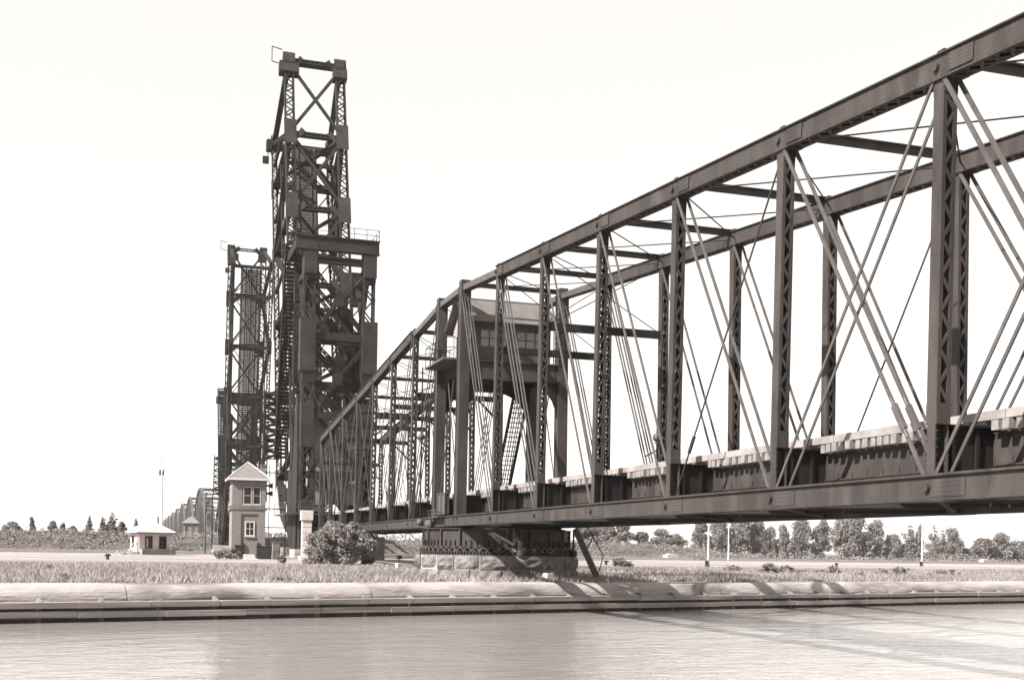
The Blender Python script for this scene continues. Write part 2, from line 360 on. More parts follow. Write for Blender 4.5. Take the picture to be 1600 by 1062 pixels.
# ------------------------------------------------------------------ swing bridge
PL, W2, TW, HB, HT, SL, BAT = 6.1, 2.615, 2.3, 1.355, 11.42, 0.521, 0.006
SWING_C = Vector((-0.87, 61.38, 0)); SWING_RZ = TH - math.pi / 2
def kx(k): return (TW + PL * abs(k)) * (1 if k >= 0 else -1) if k != 0 else 0
def Bn(sx, k, sd): return Vector((sx * (TW + PL * k), sd * W2, HB))
def Tn(sx, k, sd):
    h = HT - SL * k; return Vector((sx * (TW + PL * k), sd * (W2 - BAT * h), HB + h))
KS = [1, 2, 3, 4, 5, 6, 6.9]
def swing():
    root = empty('swing_bridge', SWING_C, SWING_RZ, label='long riveted steel through-truss swing bridge resting on the round pivot pier', cat='bridge')
    P = root
    Y = Vector((0, 1, 0))
    for sd in (-1, 1):
        S_ = STEEL
        # top chords
        for sx in (-1, 1):
            for a, b in zip(KS[:-1], KS[1:]):
                mb = MB(); p, q = Tn(sx, a, sd), Tn(sx, b, sd)
                mb.laced(p, q, .44, .42, (0, 0, 1), pitch=.42, lw=.07, t=.025, fl=.09, double=True, ends=.45)
                mb.bar(p, q, .56, .03, (0, 0, 1), 0, .235)
                d = (q - p).normalized(); n = Vector((0, sd, 0)); up = n.cross(d); up = up if up.z > 0 else -up
                # splice plate just outside each node
                c = p + d * .75; o_ = n * .235
                mb.prism([c + o_ - d * .35 - up * .17, c + o_ + d * .35 - up * .17, c + o_ + d * .35 + up * .17, c + o_ - d * .35 + up * .17], n, 0, .014)
                if sx > 0 and sd < 0 and a >= 2:
                    for i in range(6):
                        for j in range(4): mb.rivet(c + o_ + n * .014 + d * (-.28 + i * .11) + up * (-.12 + j * .08), n, .024)
                if sx > 0 and a >= 2:
                    L = (q - p).length; nn = int(L / .17)
                    for i in range(nn):
                        for u_ in (-.17, .185): mb.rivet(p + d * (i * .17) + o_ * .96 + up * u_, n, .021)
                obj('top_chord', mb, S_, P)
        # links over the pivot tower (eyebars)
        mb = MB()
        pts = [Tn(-1, 1, sd), Tn(-1, 0, sd), Tn(1, 0, sd), Tn(1, 1, sd)]
        for p, q in zip(pts, pts[1:]):
            for off in (-.2, -.02, .16): mb.bar(p, q, .05, .28, (0, 0, 1), off, 0)
        obj('tower_link', mb, STEEL_G, P)
        # bottom chords
        xs = [-(TW + PL * k) for k in reversed(KS)] + [0] + [TW + PL * k for k in KS]
        for a, b in zip(xs[:-1], xs[1:]):
            mb = MB(); p = Vector((a, sd * W2, HB)); q = Vector((b, sd * W2, HB))
            mb.laced(p, q, .42, .46, (0, 0, 1), pitch=.5, lw=.07, t=.025, fl=.1, double=True, ends=.5)
            n = Vector((0, sd, 0)); o_ = n * .212
            mb.bar(p, q, .1, .05, (0, 0, 1), -sd * .03 + (.2 * (1 if sd < 0 else -1)), .245)
            if a > 0 or sd < 0:
                c = p + Vector((.62, 0, 0)) + o_
                mb.box(c.x - .5, c.x + .5, min(c.y, c.y + sd * .014), max(c.y, c.y + sd * .014), HB - .19, HB + .16)
                if a > 8 and sd < 0:
                    for i in range(9):
                        for j in range(4): mb.rivet((c.x - .42 + i * .105, c.y + sd * .014, HB - .15 + j * .09), n, .024)
            if a > 5:
                for i in range(int((b - a) / .15)):
                    for z in (-.205, .19): mb.rivet((a + i * .15, sd * (W2 + .214), HB + z), n, .021)
            obj('bottom_chord', mb, S_, P)
        # posts
        for sx in (-1, 1):
            for k in KS:
                mb = MB(); b = Bn(sx, k, sd); t = Tn(sx, k, sd)
                b2 = b + Vector((0, 0, 1.25)); t2 = t + Vector((0, 0, -.1))
                mb.laced(b2, t2, .32, .25, (1, 0, 0), pitch=.36, lw=.07, t=.03, fl=.085, ends=.42)
                mb.bar(b + Vector((0, 0, .1)), b2, .03, .25, (1, 0, 0), .145); mb.bar(b + Vector((0, 0, .1)), b2, .03, .25, (1, 0, 0), -.145)
                mb.bar(b + Vector((0, 0, .1)), b2, .3, .03, (1, 0, 0), 0, -.1 * sx)
                mb.bar(t2, t + Vector((0, 0, .36)), .3, .2, (1, 0, 0))
                if sx > 0 and k >= 3:
                    L = (t2 - b).length; n_ = int(L / .16)
                    for i in range(n_):
                        for off in (-.09, .09): mb.rivet(b.lerp(t2, i / n_) + Vector((off, sd * .163 , 0)), (0, sd, 0), .02)
                        for off in (-.125, .125): mb.rivet(b.lerp(t2, i / n_) + Vector((.143, off, 0)), (1, 0, 0), .02)
                obj('post', mb, S_, P)
                # pins
                for p in (b, t): mb = MB(); mb.tube(p + Vector((0, sd * .2, 0)), p + Vector((0, sd * .29, 0)), .085, n=10); obj('pin', mb, S_, P)
        # diagonals
        for sx in (-1, 1):
            nb = [4, 4, 2, 2, 2, 2, 2]; kk = [0] + KS
            for i in range(7):
                p, q = Tn(sx, kk[i], sd), Bn(sx, kk[i + 1], sd)
                offs = {4: (-.2, -.08, .08, .2), 2: (-.17, .17)}[nb[i]]
                mb = MB()
                for of in offs:
                    wd = .095 if nb[i] == 2 else .08
                    mb.bar(p + Y * of, q + Y * of, .035, wd, (0, 0, 1))
                    if i == 5:   # turnbuckle near the lower end
                        c = q.lerp(p, .14) + Y * of; e = q.lerp(p, .2) + Y * of
                        mb.bar(c, e, .08, .15, (0, 0, 1)); mb.tube(q.lerp(p, .12) + Y * of, q.lerp(p, .22) + Y * of, .04, n=6)
                obj('diagonal', mb, STEEL_G, P)
            for a, b, n_ in ((6, 5, 2), (5, 4, 1), (6.9, 6, 2), (4, 3, 1), (3, 2, 1), (2, 1, 1)):
                if n_ == 1 and a < 5 and sx > 0: continue
                p, q = Tn(sx, a, sd), Bn(sx, b, sd); mb = MB()
                for of in ((-.17, .17) if n_ == 2 else (0,)):
                    if n_ == 2: mb.bar(p + Y * of, q + Y * of, .03, .08, (0, 0, 1))
                    else:
                        mb.tube(p + Y * of, q + Y * of, .028, n=6); mb.tube(q.lerp(p, .17), q.lerp(p, .22), .06, n=6)
                obj('counter_brace', mb, STEEL_G if n_ == 2 else STEEL, P)
        # pivot tower columns
        for sx in (-1, 1):
            mb = MB(); b, t = Bn(sx, 0, sd), Tn(sx, 0, sd)
            mb.bar(b, t, .42, .56, (1, 0, 0))
            for e in (-1, 1):
                mb.bar(b, t + Vector((0, 0, .1)), .5, .03, (1, 0, 0), 0, e * .29)
            mb.bar(t - Vector((0, 0, .45)), t + Vector((0, 0, .38)), .46, .5, (1, 0, 0))
            obj('tower_column', mb, S_, P)
        # rods crossing inside the tower panel
        mb = MB()
        for a, b in ((Bn(-1, 0, sd), Tn(1, 0, sd)), (Bn(1, 0, sd), Tn(-1, 0, sd))): mb.tube(a.lerp(b, .1), b.lerp(a, .35), .03, n=6)
        obj('tower_rod', mb, STEEL_G, P)
    # lateral struts and rods between the top chords
    for sx in (-1, 1):
        for k in [0] + KS:
            a, b = Tn(sx, k, -1), Tn(sx, k, 1); mb = MB()
            mb.bar(a + Vector((0, 0, .2)), b + Vector((0, 0, .2)), .22, .03, (0, 0, 1), 0, .1); mb.bar(a + Vector((0, 0, .2)), b + Vector((0, 0, .2)), .05, .22)
            obj('top_strut', mb, STEEL, P)
            if k in (1, 2) or (sx < 0 and k in (3, 4, 5)) or k == 6.9:
                z = 8.8 if k < 4 else (HB + HT - SL * k - 2.0)
                a, b = Vector((a.x, -W2 + .12, z)), Vector((a.x, W2 - .12, z)); mb = MB()
                mb.laced(a, b, .2, .26, (0, 0, 1), pitch=.3, lw=.05, t=.02, fl=.06)
                obj('sway_strut', mb, STEEL_D, P)
                # knee braces
                for s_ in (-1, 1) if sx < 0 or k > 6 else ():
                    mb = MB(); mb.bar((a.x, s_ * (W2 - .1), z - 1.3), (a.x, s_ * (W2 - 1.4), z - .05), .1, .12, (1, 0, 0)); obj('knee_brace', mb, STEEL_D, P)
                # sway rods up to the strut
                mb = MB(); t0, t1 = Tn(sx, k, -1), Tn(sx, k, 1)
                mb.tube((a.x, -W2 + .1, z), t1 - Vector((0, 0, .1)), .02, n=5); mb.tube((a.x, W2 - .1, z), t0 - Vector((0, 0, .1)), .02, n=5)
                obj('sway_rod', mb, STEEL_D, P)
        kk = [0] + KS
        for i in range(7):
            for e in (-1, 1):
                mb = MB(); mb.tube(Tn(sx, kk[i], e), Tn(sx, kk[i + 1], -e), .022, n=5); obj('lateral_rod', mb, STEEL_D, P)
                mb = MB(); mb.bar(Bn(sx, kk[i], e) - Vector((0, 0, .18)), Bn(sx, kk[i + 1], -e) - Vector((0, 0, .18)), .12, .1); obj('bottom_lateral', mb, STEEL_D, P)
    # floor beams
    for x in [-(TW + PL * k) for k in KS] + [-TW, TW] + [TW + PL * k for k in KS]:
        mb = MB(); mb.bar((x, -W2 + .18, 2.05), (x, W2 - .18, 2.05), .03, 1.12)
        for z in (1.5, 2.6): mb.bar((x, -W2 + .16, z), (x, W2 - .16, z), .3, .03)
        for i in range(9):
            y = -2.3 + i * .575
            for e in (-1, 1): mb.bar((x + e * .06, y, 1.52), (x + e * .06, y, 2.58), .08, .05, (1, 0, 0))
        obj('floor_beam', mb, STEEL_D, P)
    # stringers
    allx = [-(TW + PL * k) for k in reversed(KS)] + [-TW, TW] + [TW + PL * k for k in KS]
    for a, b in zip(allx[:-1], allx[1:]):
        for y in (-1.3, 1.3):
            mb = MB(); mb.bar((a + .03, y, 2.16), (b - .03, y, 2.16), .025, .66)
            for z in (1.84, 2.48): mb.bar((a + .16, y, z), (b - .16, y, z), .24, .025)
            n_ = int((b - a) / .6)
            for i in range(1, n_): mb.bar((a + i * (b - a) / n_, y, 1.86), (a + i * (b - a) / n_, y, 2.0), .08, .02, (1, 0, 0))
            obj('stringer', mb, STEEL, P)
        mb = MB(); mb.bar((a + .3, -1.2, 1.9), (b - .3, 1.2, 1.9), .09, .08); mb.bar((a + .3, 1.2, 1.98), (b - .3, -1.2, 1.98), .09, .07); obj('stringer_brace', mb, STEEL_D, P)
    # ties: the hundred nearest as parts, the rest as one
    rr = random.Random(11); xs = []; x = allx[-1] - .2
    while x > allx[0] + .2:
        if all(abs(x - c) > .24 or abs(c) < 3 for c in allx): xs.append(x)
        x -= .3
    rest = MB()
    for i, x in enumerate(xs):
        mb = MB() if i < 100 else rest
        j = rr.uniform(-.05, .05); hz = rr.uniform(-.008, .008); r_ = rr.uniform(-.01, .01)
        mb.bar((x - r_, -1.62 + j, 2.61 + hz), (x + r_, 1.62 + j, 2.61 + hz), .19 + rr.uniform(-.02, .02), .2)
        if i < 100: obj('cross_tie', mb, TIE, P)
    o = obj('cross_ties', rest, TIE, P); o['kind'] = 'stuff'
    for y in (-1.5, 1.5):
        mb = MB(); x = allx[0]
        while x < allx[-1]:
            mb.bar((x, y, 2.82), (x + 5.98, y, 2.82), .2, .18); x += 6
        obj('guard_timber', mb, GUARD, P)
    for y in (-.75, .75):
        mb = MB(); mb.bar((allx[0], y, 2.79), (allx[-1], y, 2.79), .07, .14); mb.bar((allx[0], y, 2.735), (allx[-1], y, 2.735), .14, .03); obj('rail', mb, IRON, P)
    mb = MB(); mb.box(allx[0], allx[-1], -.5, .5, 2.73, 2.77); obj('walkway_plank', mb, TIE, P)
    # drum: ring of plate girders over rollers and rack
    mb = MB(); n_ = 40; r = 3.72
    for i in range(n_):
        a0, a1 = 2 * math.pi * i / n_, 2 * math.pi * (i + 1) / n_
        p0, p1 = Vector((math.cos(a0) * r, math.sin(a0) * r, 0)), Vector((math.cos(a1) * r, math.sin(a1) * r, 0))
        mb.bar(p0 + Vector((0, 0, .53)), p1 + Vector((0, 0, .53)), .03, .86)
        for z in (.97, .1): mb.bar(p0 + Vector((0, 0, z)), p1 + Vector((0, 0, z)), .3, .04)
    obj('drum', mb, STEEL, P)
    for i in range(20):
        a0 = 2 * math.pi * (i + .5) / 20; e = Vector((math.cos(a0), math.sin(a0), 0)); mb = MB(); mb.bar(e * (r + .06) + Vector((0, 0, .13)), e * (r + .06) + Vector((0, 0, .94)), .07, .12, tuple(e)); obj('drum_stiffener', mb, STEEL, P)
    for i in range(80):
        if i % 4 == 0: continue
        mb = MB()
        a0 = 2 * math.pi * (i + 2) / 80; e = Vector((math.cos(a0), math.sin(a0), 0))
        mb.bar(e * (r + .04) + Vector((0, 0, .13)), e * (r + .04) + Vector((0, 0, .4)), .04, .06, tuple(e)); obj('short_stiffener', mb, STEEL_D, P)
    # rollers
    for i in range(40):
        a0 = 2 * math.pi * i / 40; e = Vector((math.cos(a0), math.sin(a0), 0)); mb = MB()
        mb.tube(e * (r - .12) + Vector((0, 0, -.03)), e * (r + .1) + Vector((0, 0, -.03)), .1, n=14); obj('roller', mb, STEEL_D, P)
    # scalloped rack casting
    mb = MB(); m_ = 62
    for i in range(m_):
        for j in range(6):
            f0, f1 = j / 6, (j + 1) / 6
            a0, a1 = 2 * math.pi * (i + f0) / m_, 2 * math.pi * (i + f1) / m_
            z0, z1 = -.13 + .19 * math.sin(math.pi * f0), -.13 + .19 * math.sin(math.pi * f1)
            rr_ = r + .2
            mb.bar((math.cos(a0) * rr_, math.sin(a0) * rr_, z0), (math.cos(a1) * rr_, math.sin(a1) * rr_, z1), .06, .045)
    obj('scalloped_ring', mb, STEEL_G, P)
    mb = MB(); n_ = 60
    for i in range(n_):
        a0, a1 = 2 * math.pi * i / n_, 2 * math.pi * (i + 1) / n_
        for z, q_ in ((-.15, .3), (-.31, .34)): mb.bar((math.cos(a0) * (r + .1), math.sin(a0) * (r + .1), z), (math.cos(a1) * (r + .1), math.sin(a1) * (r + .1), z), q_, .035)
        mb.bar((math.cos(a0) * (r + .02), math.sin(a0) * (r + .02), -.23), (math.cos(a1) * (r + .02), math.sin(a1) * (r + .02), -.23), .05, .14)
    for i in range(150):
        a0 = 2 * math.pi * i / 150; e = Vector((math.cos(a0), math.sin(a0), 0)); mb.bar(e * (r + .2) + Vector((0, 0, -.3)), e * (r + .2) + Vector((0, 0, -.14)), .07, .12, tuple(e))
    obj('rack_gear', mb, STEEL, P)
    mb = MB(); mb.tube((0, 0, -.33), (0, 0, 1.0), .8, n=16)
    for i in range(8):
        a0 = math.pi * i / 4; mb.bar((0, 0, .3), (math.cos(a0) * r, math.sin(a0) * r, .3), .12, .5)
    obj('centre_pivot', mb, STEEL_D, P)
    # loading girders between chords and drum
    for x in (-2.3, 2.3):
        mb = MB(); mb.box(x - .2, x + .2, -W2, W2, .98, 1.12); mb.bar((x, -W2, 1.3), (x, W2, 1.3), .05, .4); obj('loading_girder', mb, STEEL_D, P)
    for sd in (-1, 1):
        mb = MB(); mb.bar((-3.2, sd * 2.45, .99), (3.2, sd * 2.45, .99), .3, .06); mb.bar((-3.0, sd * 2.45, 1.05), (3.0, sd * 2.45, 1.05), .05, .16); obj('loading_girder', mb, STEEL_D, P)
        # raking brackets from chord to drum
        if sd < 0: mb = MB(); mb.bar((3.3, -1.6, 1.0), (4.0, -.3, .2), .1, .12); mb.bar((4.0, -.3, .2), (4.0, -.3, 1.0), .1, .1); obj('drum_bracket', mb, STEEL, P)
    # pinion housing and signal masts
    for x, y in ((4.1, 0), (2.35, 3.36)):
        mb = MB(); mb.tube((x, y, -.33), (x, y, -.02), .2, n=12); mb.tube((x, y, -.02), (x, y, 1.0), .05, n=8)
        for z in (.02, .12, .22, .32): mb.tube((x, y, z), (x, y, z + .05), .16, n=12)
        obj('pinion', mb, STEEL, P)
    mb = MB()
    mb.box(-2.0, .2, -3.2, -2.9, 1.55, 1.6)
    for x in (-2.0, -1.3, -.6, .1): mb.tube((x, -3.15, 1.6), (x, -3.15, 1.95), .02, n=6)
    mb.tube((-2.0, -3.15, 1.95), (.1, -3.15, 1.95), .02, n=6); mb.tube((-2.0, -3.15, 1.75), (.1, -3.15, 1.75), .02, n=6)
    obj('machinery_platform', mb, STEEL_G, P)
    mb = MB(); mb.box(-.9, .7, -2.95, -2.75, 1.7, 2.75); mb.box(-.98, .78, -3.0, -2.7, 2.75, 2.8)
    for x in (-.9, -.1, .7): mb.box(x - .04, x + .04, -2.99, -2.95, 1.7, 2.75)
    obj('gear_guard', mb, STEEL_G, P)
    def mast(name, x, y, z0, z1, zb, bare=False):
        mb = MB(); mb.tube((x, y, z0), (x, y, z1), .04, n=8)
        mb.bar((x, y, zb - .5), (x - .45, y + .3 * (1 if y < 0 else -1), zb - .75), .05, .05)
        m_ = obj('signal_mast', mb, STEEL_D, P)
        mb = MB(); mb.ball((x, y, zb), .19, 12, 8); mb.tube((x, y, zb - .25), (x, y, zb - .2), .12, n=8); obj('lamp_globe', mb, STEEL_G, m_)
    mast('a', -3.1, -3.35, 1.2, 9.6, 5.9); mast('b', 6.3, 3.2, 2.2, 6.2, 5.2); mast('c', 14.9, 2.2, 2.7, 5.1, 4.6)
    mb = MB(); mb.ball((-3.1, -3.35, 1.35), .2, 12, 8); mb.ball((-2.2, -3.05, 1.2), .24, 10, 8, 1.2); mb.bar((-3.1, -3.35, 1.2), (-3.1, -2.7, 1.2), .08, .08); obj('wire_drum', mb, STEEL_G, P)
    # operator's cabin on portal girders
    zf = 9.25
    for x in (-TW, TW):
        mb = MB(); mb.bar((x, -W2 + .2, zf - .42), (x, W2 - .2, zf - .42), .1, .85)
        for z in (zf - .86, zf + .02): mb.bar((x, -W2 + .15, z), (x, W2 - .15, z), .34, .05)
        obj('portal_girder', mb, STEEL, P)
        for s_ in (-1, 1):   # curved knee plates
            pts = [Vector((x, s_ * (W2 - .2), zf - .9))]
            for i in range(7):
                a_ = math.pi / 2 * i / 6; pts.append(Vector((x, s_ * (W2 - 2.0 + 1.7 * math.sin(a_)), zf - .9 - 1.7 + 1.7 * math.cos(a_))))
            mb = MB(); mb.prism(pts, (1, 0, 0), -.06, .06); obj('knee_plate', mb, STEEL_D, P)
    for y in (-W2 + .15, W2 - .15, 0):
        mb = MB(); mb.bar((-TW, y, zf - .3), (TW, y, zf - .3), .1, .5); obj('portal_girder', mb, STEEL_D, P)
    cx0, cx1, cy0, cy1 = -1.75, 1.75, -2.05, 2.15
    c = MB(); zt = 11.35
    c.box(cx0 - .25, cx1 + .25, -W2 - .9, W2 + .3, zf + .05, zf + .15)      # floor slab with balcony
    # walls with openings on the two long sides
    def wall(mb, x, y0, y1, z0, z1, holes, t=.1):
        ys = sorted(set([y0, y1] + [h for hh in holes for h in hh[:2]]))
        for a, b in zip(ys, ys[1:]):
            hh = [h for h in holes if h[0] <= a + 1e-6 and h[1] >= b - 1e-6]
            if hh: mb.box(x - t / 2, x + t / 2, a, b, z0, hh[0][2]); mb.box(x - t / 2, x + t / 2, a, b, hh[0][3], z1)
            else: mb.box(x - t / 2, x + t / 2, a, b, z0, z1)
    holes = [(-1.55, -.15, zf + .85, zf + 1.7), (.35, 1.8, zf + .85, zf + 1.7)]
    wall(c, cx1 - .05, cy0, cy1, zf + .15, zt, holes); wall(c, cx0 + .05, cy0, cy1, zf + .15, zt, holes)
    cab = obj('control_cabin', c, CAB, P)
    for y, e in ((cy0, -1), (cy1 - .1, 1)):
        mb = MB(); mb.box(cx0 + .1, cx1 - .1, y, y + .1, zf + .15, zt); mb.prism([(cx0, y, zt), (cx1, y, zt), (0, y, zt + 1.25)], (0, 1, 0), 0, .1)
        for i in range(12): z = zf + .3 + i * .17; mb.box(cx0 + .1, cx1 - .1, y - .02 if e < 0 else y + .09, y + .01 if e < 0 else y + .12, z, z + .03)
        obj('end_wall', mb, CABL, cab)
    mb = MB()
    for sx in (-1, 1):
        p0 = Vector((0, 0, zt + 1.35)); e = Vector((sx * (cx1 + .4), 0, zt - .12))
        for y0, y1 in ((cy0 - .4, cy1 + .4),):
            n = Vector((sx * .5, 0, .8)).normalized() * .07
            mb.hexa([p0 + Vector((0, y0, 0)), p0 + Vector((0, y1, 0)), e + Vector((0, y1, 0)), e + Vector((0, y0, 0))],
                    [p0 + n + Vector((0, y0, 0)), p0 + n + Vector((0, y1, 0)), e + n + Vector((0, y1, 0)), e + n + Vector((0, y0, 0))])
    mb.bar((0, cy0 - .42, zt + 1.43), (0, cy1 + .42, zt + 1.43), .16, .07)
    obj('roof', mb, CROOF, cab)
    for x in (cx1 - .05, cx0 + .05):
        for h in holes:
            mb = MB(); mb.box(x - .02, x + .02, h[0], h[1], h[2], h[3]); wn = obj('window', mb, CABG, cab)
            mb = MB(); nn = 3
            for i in range(nn + 1): yy = h[0] + (h[1] - h[0]) * i / nn; mb.box(x - .06, x + .06, yy - .025, yy + .025, h[2], h[3])
            for z in (h[2], (h[2] + h[3]) / 2, h[3]): mb.box(x - .055, x + .055, h[0], h[1], z - .02, z + .02)
            obj('window_frame', mb, CAB, wn)
    mb = MB()
    for x in (cx0 - .2, cx1 + .2):
        for y in (-W2 - .85, -W2 - .2, -2.2): mb.tube((x, y, zf + .15), (x, y, zf + 1.15), .02, n=5)
    for z in (.65, 1.15):
        mb.tube((cx0 - .2, -W2 - .85, zf + z), (cx1 + .2, -W2 - .85, zf + z), .02, n=5)
        for x in (cx0 - .2, cx1 + .2): mb.tube((x, -W2 - .85, zf + z), (x, -2.1, zf + z), .02, n=5)
    for x in (-1, 0, 1): mb.tube((x, -W2 - .85, zf + .15), (x, -W2 - .85, zf + 1.15), .02, n=5)
    obj('balcony_rail', mb, STEEL_D, cab)
    # stairway up to the cabin on the far side
    mb = MB(); a = Vector((-5.8, 1.9, 2.8)); b = Vector((-1.6, 1.9, zf))
    for y in (-.4, .4): mb.laced(a + Vector((0, y, 0)), b + Vector((0, y, 0)), .06, .3, (0, 0, 1), pitch=.35, lw=.04, t=.02, fl=.04)
    for i in range(26): p = a.lerp(b, (i + .5) / 26); mb.box(p.x - .12, p.x + .12, p.y - .4, p.y + .4, p.z, p.z + .03)
    obj('cabin_stair', mb, STEEL_D, P)
    # ladder up the tower
    mb = MB()
    for y in (.0, .4): mb.bar((TW + .4, 2.0 + y, zf), (TW + .4, 2.0 + y, zf + 2.3), .04, .05)
    for i in range(8): mb.bar((TW + .4, 2.0, zf + .2 + i * .28), (TW + .4, 2.4, zf + .2 + i * .28), .03, .03)
    obj('ladder', mb, STEEL_D, P)
    return root
swing()

# pivot pier
def pivot_pier():
    root = empty('stone_pivot_pier', (SWING_C.x, SWING_C.y, -1.6), SWING_RZ, label='round rock-faced stone pier with two courses carrying the swing bridge drum', cat='bridge pier')
    rr = random.Random(21); r = 4.12
    for c, (z0, z1) in enumerate(((-.6, .555), (.59, 1.26))):
        n_ = 18 if c else 20; a = rr.random(); angs = []
        tot = [rr.uniform(.7, 1.4) for _ in range(n_)]; s_ = sum(tot)
        for w_ in tot:
            a1 = a + 2 * math.pi * w_ / s_; mb = MB(); m = 5; k = 4
            g = .028 / r; vs_ = []; off = rr.uniform(-.04, .05) + (.06 if c == 0 else 0)
            for j in range(k + 1):
                for i in range(m + 1):
                    t = i / m; ang = a + g + (a1 - a - 2 * g) * t; zz = z0 + (z1 - z0) * j / k
                    edge = (i in (0, m)) or (j in (0, k)); b = (rr.uniform(.03, .13) if not edge else 0) + off
                    vs_.append((math.cos(ang) * (r + b), math.sin(ang) * (r + b), zz))
            fs = [(j * (m + 1) + i, j * (m + 1) + i + 1, (j + 1) * (m + 1) + i + 1, (j + 1) * (m + 1) + i) for j in range(k) for i in range(m)]
            mb.add(vs_, fs)
            inner = []
            for (i, j) in ((0, 0), (m, 0), (m, k), (0, k)):
                ang = a + g + (a1 - a - 2 * g) * i / m; inner.append((math.cos(ang) * (r - .5), math.sin(ang) * (r - .5), z0 + (z1 - z0) * j / k))
            nb = len(vs_); mb.v += inner
            topr = [k * (m + 1) + i for i in range(m + 1)]; mb.f.append(tuple(topr + [nb + 2, nb + 3]))
            l_ = [j * (m + 1) for j in range(k + 1)]; mb.f.append(tuple(l_ + [nb + 3, nb])); r_ = [j * (m + 1) + m for j in range(k + 1)]; mb.f.append(tuple(r_ + [nb + 2, nb + 1]))
            obj('stone_block', mb, STONE, root); a = a1
    mb = MB(); mb.tube((0, 0, -.6), (0, 0, 1.25), r - .02, n=48); obj('pier_core', mb, STONE_L, root)
pivot_pier()

# ------------------------------------------------------------------ bascule spans
def axis_pt(Y, z=0): return Vector((18.53 - Y * math.tan(TH), Y, z))
def bascule():
    root = empty('bascule_bridge', axis_pt(112), TH + math.pi / 2, label='tall near bascule bridge, open with its dark lattice leaf raised behind its own tower', cat='bascule bridge')
    M = STEEL_B; P = root
    # --- fixed tower
    hy = 2.8
    for sy in (-1, 1):
        mb = MB(); mb.laced((0, sy * hy, -.9), (0, sy * hy, 28), 1.15, 1.0, (1, 0, 0), pitch=1.15, lw=.14, t=.05, fl=.2, open4=True)
        for z0, z1, t in ((24.9, 28.1, .0), (16.3, 21.2, .22), (9.2, 13.4, .0), (-.9, 4, 0)):
            mb.box(-.58 - t, .58, sy * hy - .6 - (t if sy < 0 else 0), sy * hy + .6 + (t if sy > 0 else 0), z0, z1)
        mb.prism([(-.56, sy * hy - .6, 15.2), (-.56, sy * hy + .6, 15.2), (-.7, sy * hy + .68, 16.4), (-.7, sy * hy - .68, 16.4)], (1, 0, 0), 0, .4)
        obj('front_leg', mb, STEEL_M, P)
        mb = MB(); mb.laced((6.5, sy * hy, -.9), (6.5, sy * hy, 27.2), 1.1, .9, (1, 0, 0), pitch=1.1, lw=.13, t=.05, fl=.18, open4=True)
        for z0, z1 in ((24, 27.3), (16, 20), (8, 12)): mb.box(6.0, 7.0, sy * hy - .6, sy * hy + .6, z0, z1)
        obj('rear_leg', mb, M, P)
        for (z0, z1) in ((26, 18.5), (18.5, 11), (11, 4), (4, 11), (11, 18.5), (18.5, 26)):
            mb = MB(); mb.laced((0.3, sy * hy, z0), (6.2, sy * hy, z1), .35, .4, (0, 1, 0), pitch=.6, lw=.06, t=.03, fl=.08); obj('side_brace', mb, M, P)
        for z in (26, 18.5, 11, 4): mb = MB(); mb.bar((.4, sy * hy, z), (6.2, sy * hy, z), .5, .5); obj('side_strut', mb, M, P)
        # broad tapering side plates low on the tower
        mb = MB(); mb.prism([(1.2, 0, 14.2), (2.4, 0, 14.2), (4.6, 0, 6.5), (4.9, 0, -.9), (1.0, 0, -.9), (.6, 0, 6.5)], (0, 1, 0), sy * (hy + .1), sy * (hy + .75)); obj('side_plate', mb, M, P)
    for x, zs in ((-.2, ((26, 20.2), (18.6, 12.8), (12.8, 7.2), (7.2, 2))), (6.6, ((25, 19), (17.5, 11.5), (11.5, 5.5)))):
        for z0, z1 in zs:
            mb = MB(); mb.laced((x, -hy + .5, z0), (x, hy - .5, z1), .34, .3, (1, 0, 0), pitch=.5, lw=.06, t=.03, fl=.1); obj('tower_brace', mb, STEEL_M if x < 0 else M, P)
            mb = MB(); mb.laced((x + .35, hy - .5, z0), (x + .35, -hy + .5, z1), .34, .3, (1, 0, 0), pitch=.5, lw=.06, t=.03, fl=.1); obj('tower_brace', mb, STEEL_M if x < 0 else M, P)
            zc = (z0 + z1) / 2; mb = MB(); mb.prism([(x - .22, -.42, zc - .4), (x - .22, -.3, zc - .6), (x - .22, .3, zc - .6), (x - .22, .42, zc - .4), (x - .22, .42, zc + .4), (x - .22, .3, zc + .6), (x - .22, -.3, zc + .6), (x - .22, -.42, zc + .4)], (1, 0, 0), 0, .5); obj('gusset_plate', mb, M, P)
            mb = MB(); mb.laced((x, -hy, z1 - .55), (x, hy, z1 - .55), .5, .6, (0, 0, 1), pitch=.55, lw=.08, t=.04, fl=.12); obj('tower_strut', mb, M, P)
    for x in (2.4, 4.4):   # inner frames
        for z0, z1 in ((25.5, 20), (20, 15.4), (15.4, 12)):
            for e in (-1, 1): mb = MB(); mb.laced((x, -hy * e + .3 * e, z0), (x + .2 * e, hy * e - .3 * e, z1), .3, .25, (1, 0, 0), pitch=.5, lw=.06, t=.03, fl=.09); obj('inner_brace', mb, M, P)
            mb = MB(); mb.laced((x, -hy, z1), (x, hy, z1), .4, .6, (0, 0, 1), pitch=.55, lw=.08, t=.04, fl=.12); obj('inner_strut', mb, M, P)
    # cap beam with handrail
    for x, zl in ((-.75, 27.55), (6.9, 28.2)):
        mb = MB(); mb.box(x - .25, x + .25, -3.6, 4.2, zl, 28.75)
        for z in (zl, 28.75): mb.box(x - .4, x + .4, -3.65, 4.25, z - .05, z + .05)
        obj('cap_beam', mb, STEEL_M, P)
    mb = MB(); mb.box(-.48, 6.6, -3.55, -3.4, 27.7, 28.5); mb.box(-.48, 6.6, 4.0, 4.15, 27.7, 28.5); mb.box(-.48, .2, -3.4, 4.0, 28.2, 28.26); obj('cap_platform', mb, M, P)
